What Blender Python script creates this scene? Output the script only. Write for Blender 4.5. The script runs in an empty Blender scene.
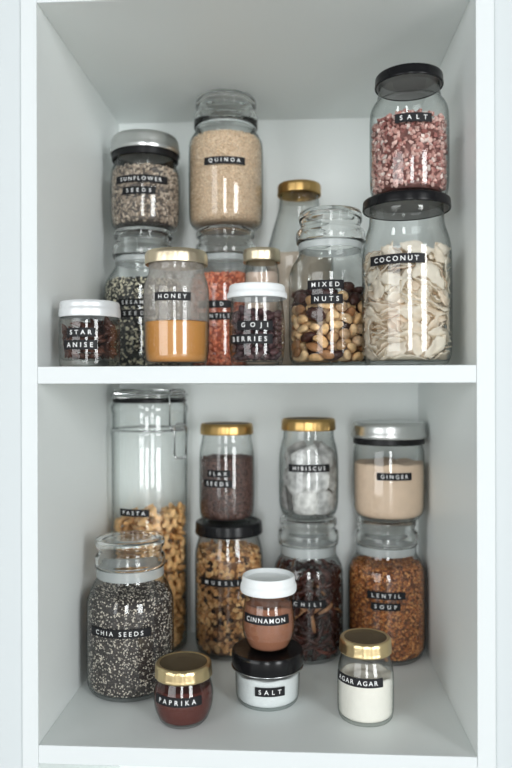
import bpy, bmesh, math, random
import numpy as np
from mathutils import Vector, Matrix, Quaternion

PI = math.pi
scene = bpy.context.scene
COL = scene.collection

# ---------------------------------------------------------------- mesh helpers
def mesh_from(name, V, F, smooth=True, auto=None):
    me = bpy.data.meshes.new(name)
    me.from_pydata([tuple(v) for v in V], [], F)
    me.validate()
    if smooth:
        me.polygons.foreach_set('use_smooth', [True] * len(me.polygons))
    me.update()
    if auto:
        me.set_sharp_from_angle(angle=math.radians(auto))
    return me

def join(pieces):
    V, F = [], []
    for v, f in pieces:
        b = len(V)
        V += [tuple(p) for p in v]
        F += [tuple(i + b for i in q) for q in f]
    return V, F

def sweep(path, radii, segs=10, flat=1.0, upv=(0, 0, 1)):
    """closed-ended tube along a path, one radius per point"""
    V, F = [], []
    P = [Vector(p) for p in path]
    n = len(P)
    for i, p in enumerate(P):
        t = (P[min(i + 1, n - 1)] - P[max(i - 1, 0)]).normalized()
        u = Vector(upv)
        a = t.cross(u)
        if a.length < 1e-6:
            a = t.cross(Vector((1, 0, 0)))
        a.normalize()
        b = a.cross(t).normalized()
        for k in range(segs):
            th = 2 * PI * k / segs
            V.append(p + a * (math.cos(th) * radii[i]) + b * (math.sin(th) * radii[i] * flat))
    for i in range(n - 1):
        for k in range(segs):
            k2 = (k + 1) % segs
            F.append((i * segs + k, i * segs + k2, (i + 1) * segs + k2, (i + 1) * segs + k))
    F.append(tuple(range(segs))[::-1])
    F.append(tuple((n - 1) * segs + k for k in range(segs)))
    return V, F

def wob(x, y, z, s):
    return (math.sin(x * 2.1 + s) * math.cos(y * 1.7 + s * 2.3) + math.sin(y * 3.3 + z * 2.2 + s * 1.1) * .6
            + math.cos(z * 3.9 - x * 2.7 + s * .7) * .5) / 2.1

def blob(rx, ry, rz, rings=10, segs=14, wr=0.0, freq=2.0, seed=0.0, shape=None):
    """ellipsoid with optional wrinkles; shape(t) scales the cross-section along x (t -1..1)"""
    V, F = [], []
    for i in range(rings + 1):
        ph = PI * i / rings
        cx, sr = -math.cos(ph), math.sin(ph)
        for k in range(segs):
            th = 2 * PI * k / segs
            d = Vector((cx, sr * math.cos(th), sr * math.sin(th)))
            m = 1 + wr * wob(d.x * freq, d.y * freq, d.z * freq, seed)
            q = shape(cx) if shape else 1.0
            V.append((d.x * rx * m, d.y * ry * m * q, d.z * rz * m * q))
    for i in range(rings):
        for k in range(segs):
            k2 = (k + 1) % segs
            F.append((i * segs + k, (i + 1) * segs + k, (i + 1) * segs + k2, i * segs + k2))
    return V, F

# ---------------------------------------------------------------- food shapes
def cashew(seed):
    r = random.Random(seed)
    R = .0078 * r.uniform(.9, 1.1); span = r.uniform(2.3, 2.9)
    n = 13; path, rad = [], []
    for i in range(n):
        t = i / (n - 1); a = -span / 2 + span * t
        path.append((R * math.sin(a), R * math.cos(a) - R * .72, .0006 * math.sin(a * 2)))
        e = max(0.0, 1 - (2 * t - 1) ** 2)
        rad.append(.0003 + .0054 * (e ** .5) * (1 + .14 * math.sin(a)))
    return sweep(path, rad, 12, .86)

def almond(seed):
    r = random.Random(seed); k = r.uniform(.9, 1.1)
    return blob(.0108 * k, .0065 * k, .0043 * k, 12, 14, .03, 5, seed, lambda t: 1 - .35 * max(0, t) ** 1.5)

def hazelnut(seed):
    r = random.Random(seed); k = r.uniform(.9, 1.08)
    return blob(.0073 * k, .0069 * k, .0068 * k, 10, 14, .035, 2.3, seed, lambda t: 1 - .22 * max(0, t) ** 3)

def dark_fruit(seed):
    r = random.Random(seed); k = r.uniform(.9, 1.15)
    return blob(.0115 * k, .0078 * k, .0058 * k, 16, 20, .16, 4.6, seed)

def goji(seed):
    r = random.Random(seed); k = r.uniform(.88, 1.12)
    return blob(.0062 * k, .0039 * k, .0034 * k, 12, 14, .18, 4.4, seed)

def star_anise(seed):
    r = random.Random(seed); pieces = []
    for i in range(8):
        a = 2 * PI * i / 8 + r.uniform(-.12, .12); L = .0145 * r.uniform(.82, 1.08)
        ca, sa = math.cos(a), math.sin(a); n = 9
        path, rad = [], []
        for j in range(n):
            t = j / (n - 1)
            path.append((ca * (.001 + L * t), sa * (.001 + L * t), .003 * t ** 1.6))
            rad.append(.0004 + .0031 * math.sin(PI * min(1, t * .92 + .08)) ** .9 * (1 - .25 * t))
        pieces.append(sweep(path, rad, 8, 1.15))
    pieces.append(blob(.0026, .0026, .0026, 6, 8))
    return join(pieces)

def pasta_flower(seed):
    r = random.Random(seed); V, F = [], []
    R = .0195 * r.uniform(.9, 1.1); nu, nv = 60, 10; ph = r.uniform(0, 6)
    for i in range(nu):
        th = 2 * PI * i / nu
        lobe = math.cos(6 * th)
        rc = R * (.585 + .10 * lobe); hw = R * (.30 + .11 * lobe)
        zz = .0014 * math.sin(3 * th + ph)
        for j in range(nv):
            b = 2 * PI * j / nv
            rr = rc + hw * math.cos(b)
            V.append((rr * math.cos(th), rr * math.sin(th), zz + .0042 * math.sin(b) * (1 - .25 * math.cos(b)) + .0010 * math.sin(18 * th) * (.5 + .5 * math.cos(b))))
    for i in range(nu):
        for j in range(nv):
            i2, j2 = (i + 1) % nu, (j + 1) % nv
            F.append((i * nv + j, i2 * nv + j, i2 * nv + j2, i * nv + j2))
    return V, F

def coconut_flake(seed):
    r = random.Random(seed); nx, ny = 12, 5
    L, W = .027 * r.uniform(.75, 1.25), .0145 * r.uniform(.75, 1.2); T = .0009
    bend, tw = r.uniform(.08, .35), r.uniform(-.22, .22); cut = r.uniform(-.5, .5); tp = r.uniform(0, .5); jag = [r.uniform(-.06, .06) for _ in range(ny)]
    top = []
    for i in range(nx):
        s = i / (nx - 1) - .5
        wd = W * (1 - max(0, 2 * s) ** 2 * tp - (abs(2 * s)) ** 6 * .25) * (1 + .10 * math.sin(9 * s + seed) + .07 * math.sin(23 * s + 2 * seed))
        for j in range(ny):
            t = j / (ny - 1) - .5
            x, y = L * (s + jag[j] * abs(2 * s)) + cut * W * t, wd * t
            z = bend * L * (s * s * 1.3) + tw * x * y / L * 2 + .0011 * math.sin(8 * s + 5 * t + seed) + .0005 * math.sin(17 * s - 6 * t)
            top.append((x, y, z))
    V = [(x, y, z + T / 2) for x, y, z in top] + [(x, y, z - T / 2) for x, y, z in top]
    F, N = [], nx * ny
    for i in range(nx - 1):
        for j in range(ny - 1):
            a = i * ny + j
            F.append((a, a + ny, a + ny + 1, a + 1)); F.append((N + a, N + a + 1, N + a + ny + 1, N + a + ny))
    rim = [i * ny for i in range(nx)] + [(nx - 1) * ny + j for j in range(1, ny)] + [i * ny + ny - 1 for i in range(nx - 2, -1, -1)] + [j for j in range(ny - 2, 0, -1)]
    for k in range(len(rim)):
        a, b = rim[k], rim[(k + 1) % len(rim)]
        F.append((a, b, N + b, N + a)[::-1])
    return V, F

KINDS = {'cashew': (cashew, 4), 'almond': (almond, 3), 'hazelnut': (hazelnut, 3), 'dark_fruit': (dark_fruit, 3), 'goji': (goji, 4),
         'star_anise': (star_anise, 3), 'pasta_flower': (pasta_flower, 3), 'coconut_flake': (coconut_flake, 6)}


# ---------------------------------------------------------------- objects
def link(name, me, parent=None):
    o = bpy.data.objects.new(name, me)
    COL.objects.link(o)
    if parent is not None:
        o.parent = parent
    return o

def part(name, me, m, parent, label=None):
    if m is not None:
        me.materials.clear(); me.materials.append(m)
    o = link(name, me, parent)
    if label:
        o['label'] = label
    return o

def thing(name, label, cat, loc=(0, 0, 0), group=None):
    o = bpy.data.objects.new(name, None)
    o.empty_display_size = .02
    COL.objects.link(o)
    o.location = loc
    o['label'] = label; o['category'] = cat
    if group:
        o['group'] = group
    return o

def tag(o, label, cat, group=None, kind=None):
    o['label'] = label; o['category'] = cat
    if group:
        o['group'] = group
    if kind:
        o['kind'] = kind
    return o

# ---------------------------------------------------------------- materials
def mat(name):
    m = bpy.data.materials.new(name); m.use_nodes = True
    nt = m.node_tree; nt.nodes.clear()
    out = nt.nodes.new('ShaderNodeOutputMaterial')
    return m, nt, out

def N(nt, kind, **kw):
    n = nt.nodes.new(kind)
    for k, v in kw.items():
        if k in n.inputs:
            n.inputs[k].default_value = v
        else:
            setattr(n, k, v)
    return n

def principled(name, col, rough=.5, metal=0.0, bump=0.0, scale=200.0, var=0.0, spec=.5, sss=0.0, coat=0.0, var_scale=None):
    m, nt, out = mat(name)
    b = N(nt, 'ShaderNodeBsdfPrincipled')
    b.inputs['Base Color'].default_value = (*col, 1); b.inputs['Roughness'].default_value = rough
    b.inputs['Metallic'].default_value = metal; b.inputs['Specular IOR Level'].default_value = spec
    b.inputs['Coat Weight'].default_value = coat
    if sss:
        b.inputs['Subsurface Weight'].default_value = sss
        b.inputs['Subsurface Radius'].default_value = (.02, .01, .004); b.inputs['Subsurface Scale'].default_value = .3
    nt.links.new(b.outputs[0], out.inputs[0])
    tc = N(nt, 'ShaderNodeTexCoord')
    if var:
        nz = N(nt, 'ShaderNodeTexNoise'); nz.inputs['Scale'].default_value = var_scale or scale * .4; nz.inputs['Detail'].default_value = 5
        nt.links.new(tc.outputs['Object'], nz.inputs['Vector'])
        mx = N(nt, 'ShaderNodeMix', data_type='RGBA')
        mx.inputs[6].default_value = (*[max(0, c * (1 - var)) for c in col], 1); mx.inputs[7].default_value = (*[min(1, c * (1 + var)) for c in col], 1)
        nt.links.new(nz.outputs['Fac'], mx.inputs[0]); nt.links.new(mx.outputs[2], b.inputs['Base Color'])
    if bump:
        nz = N(nt, 'ShaderNodeTexNoise'); nz.inputs['Scale'].default_value = scale; nz.inputs['Detail'].default_value = 4
        nt.links.new(tc.outputs['Object'], nz.inputs['Vector'])
        bp = N(nt, 'ShaderNodeBump'); bp.inputs['Strength'].default_value = bump; bp.inputs['Distance'].default_value = .002
        nt.links.new(nz.outputs['Fac'], bp.inputs['Height']); nt.links.new(bp.outputs[0], b.inputs['Normal'])
    return m

def tinted(name, rough=.6, spec=.4, sss=0.0):
    """colour of each grain / piece comes from its own mesh attribute"""
    m, nt, out = mat(name)
    b = N(nt, 'ShaderNodeBsdfPrincipled'); b.inputs['Roughness'].default_value = rough; b.inputs['Specular IOR Level'].default_value = spec
    a = N(nt, 'ShaderNodeAttribute', attribute_name='grain_color')
    nt.links.new(a.outputs['Color'], b.inputs['Base Color']); nt.links.new(b.outputs[0], out.inputs[0])
    return m

def piece_mat(name, cols, rough=.5, bump=.3, scale=300.0, spec=.4, lo=.65, hi=1.3, translucent=0.0):
    """food piece: colour picked per object, mottled by noise"""
    m, nt, out = mat(name)
    b = N(nt, 'ShaderNodeBsdfPrincipled'); b.inputs['Roughness'].default_value = rough; b.inputs['Specular IOR Level'].default_value = spec
    oi = N(nt, 'ShaderNodeObjectInfo'); rp = N(nt, 'ShaderNodeValToRGB')
    while len(rp.color_ramp.elements) < len(cols):
        rp.color_ramp.elements.new(.5)
    for i, c in enumerate(cols):
        rp.color_ramp.elements[i].position = i / max(1, len(cols) - 1); rp.color_ramp.elements[i].color = (*c, 1)
    nt.links.new(oi.outputs['Random'], rp.inputs[0])
    tc = N(nt, 'ShaderNodeTexCoord'); nz = N(nt, 'ShaderNodeTexNoise'); nz.inputs['Scale'].default_value = scale; nz.inputs['Detail'].default_value = 3
    nt.links.new(tc.outputs['Object'], nz.inputs['Vector'])
    hs = N(nt, 'ShaderNodeHueSaturation'); mr = N(nt, 'ShaderNodeMapRange')
    mr.inputs['To Min'].default_value = lo; mr.inputs['To Max'].default_value = hi
    mr.inputs['From Min'].default_value = .3; mr.inputs['From Max'].default_value = .7
    nt.links.new(nz.outputs['Fac'], mr.inputs['Value']); nt.links.new(mr.outputs[0], hs.inputs['Value']); nt.links.new(rp.outputs[0], hs.inputs['Color'])
    nt.links.new(hs.outputs[0], b.inputs['Base Color'])
    bp = N(nt, 'ShaderNodeBump'); bp.inputs['Strength'].default_value = bump; bp.inputs['Distance'].default_value = .001
    nt.links.new(nz.outputs['Fac'], bp.inputs['Height']); nt.links.new(bp.outputs[0], b.inputs['Normal'])
    nt.links.new(b.outputs[0], out.inputs[0])
    if translucent:
        tl = N(nt, 'ShaderNodeBsdfTranslucent'); nt.links.new(rp.outputs[0], tl.inputs['Color'])
        ms = N(nt, 'ShaderNodeMixShader'); ms.inputs[0].default_value = translucent
        nt.links.new(b.outputs[0], ms.inputs[1]); nt.links.new(tl.outputs[0], ms.inputs[2]); nt.links.new(ms.outputs[0], out.inputs[0])
    return m

def jar_glass(name, clear=(.985, .99, .988), edge=(.27, .31, .305), fog=0.0, fogcol=(.55, .53, .50), rough=.0, fog_above=None):
    """thin jar glass: transparent, mirror-like at grazing angles, darker where one looks along the wall"""
    m, nt, out = mat(name)
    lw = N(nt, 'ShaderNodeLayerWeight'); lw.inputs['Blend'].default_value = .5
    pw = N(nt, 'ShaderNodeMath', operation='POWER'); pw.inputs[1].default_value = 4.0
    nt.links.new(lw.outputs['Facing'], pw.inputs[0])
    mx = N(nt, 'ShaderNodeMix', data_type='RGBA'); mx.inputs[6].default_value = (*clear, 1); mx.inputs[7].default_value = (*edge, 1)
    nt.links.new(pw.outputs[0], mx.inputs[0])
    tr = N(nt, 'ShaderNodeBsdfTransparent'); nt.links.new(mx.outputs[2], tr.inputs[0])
    gl = N(nt, 'ShaderNodeBsdfGlossy'); gl.inputs['Roughness'].default_value = rough + .03; gl.inputs['Color'].default_value = (1, 1, 1, 1)
    # slight waviness of pressed glass
    tc = N(nt, 'ShaderNodeTexCoord'); nz = N(nt, 'ShaderNodeTexNoise'); nz.inputs['Scale'].default_value = 22; nz.inputs['Detail'].default_value = 1
    nt.links.new(tc.outputs['Object'], nz.inputs['Vector'])
    bp = N(nt, 'ShaderNodeBump'); bp.inputs['Strength'].default_value = .12; bp.inputs['Distance'].default_value = .004
    nt.links.new(nz.outputs['Fac'], bp.inputs['Height']); nt.links.new(bp.outputs[0], gl.inputs['Normal'])
    p5 = N(nt, 'ShaderNodeMath', operation='POWER'); p5.inputs[1].default_value = 5.0; nt.links.new(lw.outputs['Facing'], p5.inputs[0])
    fr = N(nt, 'ShaderNodeMapRange'); fr.inputs['To Min'].default_value = .030; fr.inputs['To Max'].default_value = .6; nt.links.new(p5.outputs[0], fr.inputs['Value'])
    ms = N(nt, 'ShaderNodeMixShader'); nt.links.new(fr.outputs[0], ms.inputs[0]); nt.links.new(tr.outputs[0], ms.inputs[1]); nt.links.new(gl.outputs[0], ms.inputs[2])
    last = ms
    if fog:
        df = N(nt, 'ShaderNodeBsdfDiffuse'); df.inputs['Color'].default_value = (*fogcol, 1)
        n2 = N(nt, 'ShaderNodeTexNoise'); n2.inputs['Scale'].default_value = 160; n2.inputs['Detail'].default_value = 4
        nt.links.new(tc.outputs['Object'], n2.inputs['Vector'])
        mr = N(nt, 'ShaderNodeMapRange'); mr.inputs['From Min'].default_value = .35; mr.inputs['From Max'].default_value = .7
        mr.inputs['To Min'].default_value = fog * .6; mr.inputs['To Max'].default_value = min(1, fog * 1.5)
        nt.links.new(n2.outputs['Fac'], mr.inputs['Value'])
        m2 = N(nt, 'ShaderNodeMixShader'); nt.links.new(mr.outputs[0], m2.inputs[0]); nt.links.new(ms.outputs[0], m2.inputs[1]); nt.links.new(df.outputs[0], m2.inputs[2])
        last = m2
        if fog_above is not None:
            sx = N(nt, 'ShaderNodeSeparateXYZ'); nt.links.new(tc.outputs['Object'], sx.inputs[0])
            gt = N(nt, 'ShaderNodeMath', operation='GREATER_THAN'); gt.inputs[1].default_value = fog_above; nt.links.new(sx.outputs['Z'], gt.inputs[0])
            mu = N(nt, 'ShaderNodeMath', operation='MULTIPLY'); nt.links.new(gt.outputs[0], mu.inputs[0]); nt.links.new(mr.outputs[0], mu.inputs[1]); nt.links.new(mu.outputs[0], m2.inputs[0])
    nt.links.new(last.outputs[0], out.inputs[0])
    return m

def solid_glass(name, col=(.985, .995, .99), ior=1.40, rough=.02):
    m, nt, out = mat(name)
    b = N(nt, 'ShaderNodeBsdfPrincipled'); b.inputs['Base Color'].default_value = (*col, 1); b.inputs['Roughness'].default_value = rough
    b.inputs['IOR'].default_value = ior; b.inputs['Transmission Weight'].default_value = 1.0
    nt.links.new(b.outputs[0], out.inputs[0])
    return m

def milky(name, col=(.80, .84, .84), clear=.35):
    m, nt, out = mat(name)
    b = N(nt, 'ShaderNodeBsdfPrincipled'); b.inputs['Base Color'].default_value = (*col, 1); b.inputs['Roughness'].default_value = .35
    tr = N(nt, 'ShaderNodeBsdfTransparent'); ms = N(nt, 'ShaderNodeMixShader'); ms.inputs[0].default_value = 1 - clear
    nt.links.new(tr.outputs[0], ms.inputs[1]); nt.links.new(b.outputs[0], ms.inputs[2]); nt.links.new(ms.outputs[0], out.inputs[0])
    return m

M = {
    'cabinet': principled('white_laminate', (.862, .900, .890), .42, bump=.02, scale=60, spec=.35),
    'edge': principled('dimmed_white_laminate', (.70, .735, .745), .45, spec=.35),  # darker copy of the laminate, offsets the strong light on the front edges
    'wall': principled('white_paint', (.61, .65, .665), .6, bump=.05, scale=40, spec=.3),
    'glass': jar_glass('clear_jar_glass'),
    'glass_fogged': jar_glass('fogged_jar_glass', fog=.22, fogcol=(.50, .46, .42), fog_above=.057),
    'glass_lid': solid_glass('pressed_lid_glass'),
    'gasket': milky('milky_seal', (.58, .62, .62), .5),
    'rubber': principled('dark_rubber', (.008, .008, .009), .35, spec=.25),
    'gold': principled('gold_lacquer', (.52, .335, .13), .33, 1.0, bump=.15, scale=120),
    'pale_gold': principled('pale_gold_lacquer', (.72, .62, .45), .36, 1.0, bump=.2, scale=120),
    'gold_top': principled('matte_gold_dark_reflection', (.12, .088, .05), .5, .3, spec=.3),  # matte lid top, its dark reflection put into the colour
    'brass': principled('pale_brass_lacquer', (.70, .55, .31), .30, 1.0, bump=.2, scale=140),
    'silver': principled('tin_metal', (.62, .63, .62), .30, 1.0, bump=.1, scale=90),
    'liner': principled('lid_liner', (.26, .265, .26), .5),
    'white_metal': principled('white_lacquered_metal', (.72, .74, .75), .35, .25),
    'black': principled('black_lacquer', (.008, .008, .009), .25, spec=.22),
    'black_plastic': principled('black_plastic', (.007, .007, .008), .2, spec=.3),
    'silicone': principled('white_silicone', (.83, .86, .87), .5),
    'steel': principled('steel_wire', (.50, .51, .52), .25, 1.0),
    'tape': principled('black_embossing_tape', (.011, .011, .013), .5, spec=.25),
    'ink': principled('white_embossed_letter', (.88, .88, .88), .5),
}

# ---------------------------------------------------------------- room shell and cupboard
def hexa(V8):
    return V8, [(0, 3, 2, 1), (4, 5, 6, 7), (0, 1, 5, 4), (1, 2, 6, 5), (2, 3, 7, 6), (3, 0, 4, 7)]

def box(x0, x1, y0, y1, z0, z1, b=.0006):
    bm = bmesh.new()
    vs = [bm.verts.new(p) for p in ((x0, y0, z0), (x1, y0, z0), (x1, y1, z0), (x0, y1, z0), (x0, y0, z1), (x1, y0, z1), (x1, y1, z1), (x0, y1, z1))]
    for f in hexa(vs)[1]:
        bm.faces.new([vs[i] for i in f])
    bmesh.ops.recalc_face_normals(bm, faces=bm.faces)
    if b:
        bmesh.ops.bevel(bm, geom=list(bm.edges), offset=b, segments=2, affect='EDGES', profile=.5)
    me = bpy.data.meshes.new('panel'); bm.to_mesh(me); bm.free()
    return me

W, DEP, ZC, ZF = .5, .378, .4215, -.4381
T = .0185
ZLO, ZHI = -.90, .86
cup = thing('cupboard', 'open white cupboard with two shelves full of labelled storage jars', 'cupboard', (0, 0, ZLO))
def cpart(name, me, m=None, label=None):
    o = part(name, me, m or M['cabinet'], cup, label)
    o.location = (0, 0, -ZLO)
    return o
cpart('side_panel', box(-T, 0, 0, DEP + .012, ZLO, ZHI), None, 'left white side panel')
cpart('side_panel', box(W, W + .0200, 0, DEP + .012, ZLO, ZHI), None, 'right white side panel')
cpart('back_panel', box(0, W, DEP, DEP + .010, ZLO + T, ZHI - T, 0), None)
cpart('top_panel', box(0, W, .001, DEP, ZC, ZC + .022), None, 'white board over the upper compartment')
cpart('shelf', box(0, W, .0012, DEP, -.0195, 0), None, 'upper shelf board')
cpart('shelf', box(0, W, .0012, DEP, ZF - .021, ZF), None, 'lower shelf board')
cpart('bottom_panel', box(0, W, .001, DEP, ZLO, ZLO + T), None)
cpart('head_panel', box(0, W, .001, DEP, ZHI - T, ZHI), None)
def edge_strip(x0, x1, z0, z1):  # added front strips, colour toned down where the light over-brightens the edges
    o = part('dimmed_edge_strip', box(x0, x1, -.0008, .0002, z0, z1, .0002), M['edge'], cup)
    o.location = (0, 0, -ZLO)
edge_strip(-T, 0, ZLO, ZHI); edge_strip(W, W + .0200, ZLO, ZHI)
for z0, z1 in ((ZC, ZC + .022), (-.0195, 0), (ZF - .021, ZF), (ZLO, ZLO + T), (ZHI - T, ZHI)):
    o = part('dimmed_edge_strip', box(.0002, W - .0002, .0002, .0012, z0, z1, .0002), M['edge'], cup)
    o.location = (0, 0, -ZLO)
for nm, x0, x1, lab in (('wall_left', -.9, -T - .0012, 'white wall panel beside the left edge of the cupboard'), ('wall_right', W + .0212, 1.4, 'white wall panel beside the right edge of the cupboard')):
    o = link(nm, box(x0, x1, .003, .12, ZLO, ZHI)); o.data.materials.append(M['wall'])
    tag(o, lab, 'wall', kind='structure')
o = link('floor', box(-1.5, 3.4, -4.8, .5, ZLO - .05, ZLO - .001, 0)); o.data.materials.append(principled('pale_floor', (.70, .68, .64), .5, var=.1, scale=20)); tag(o, 'room floor in front of the cupboard', 'floor', kind='structure')

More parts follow.
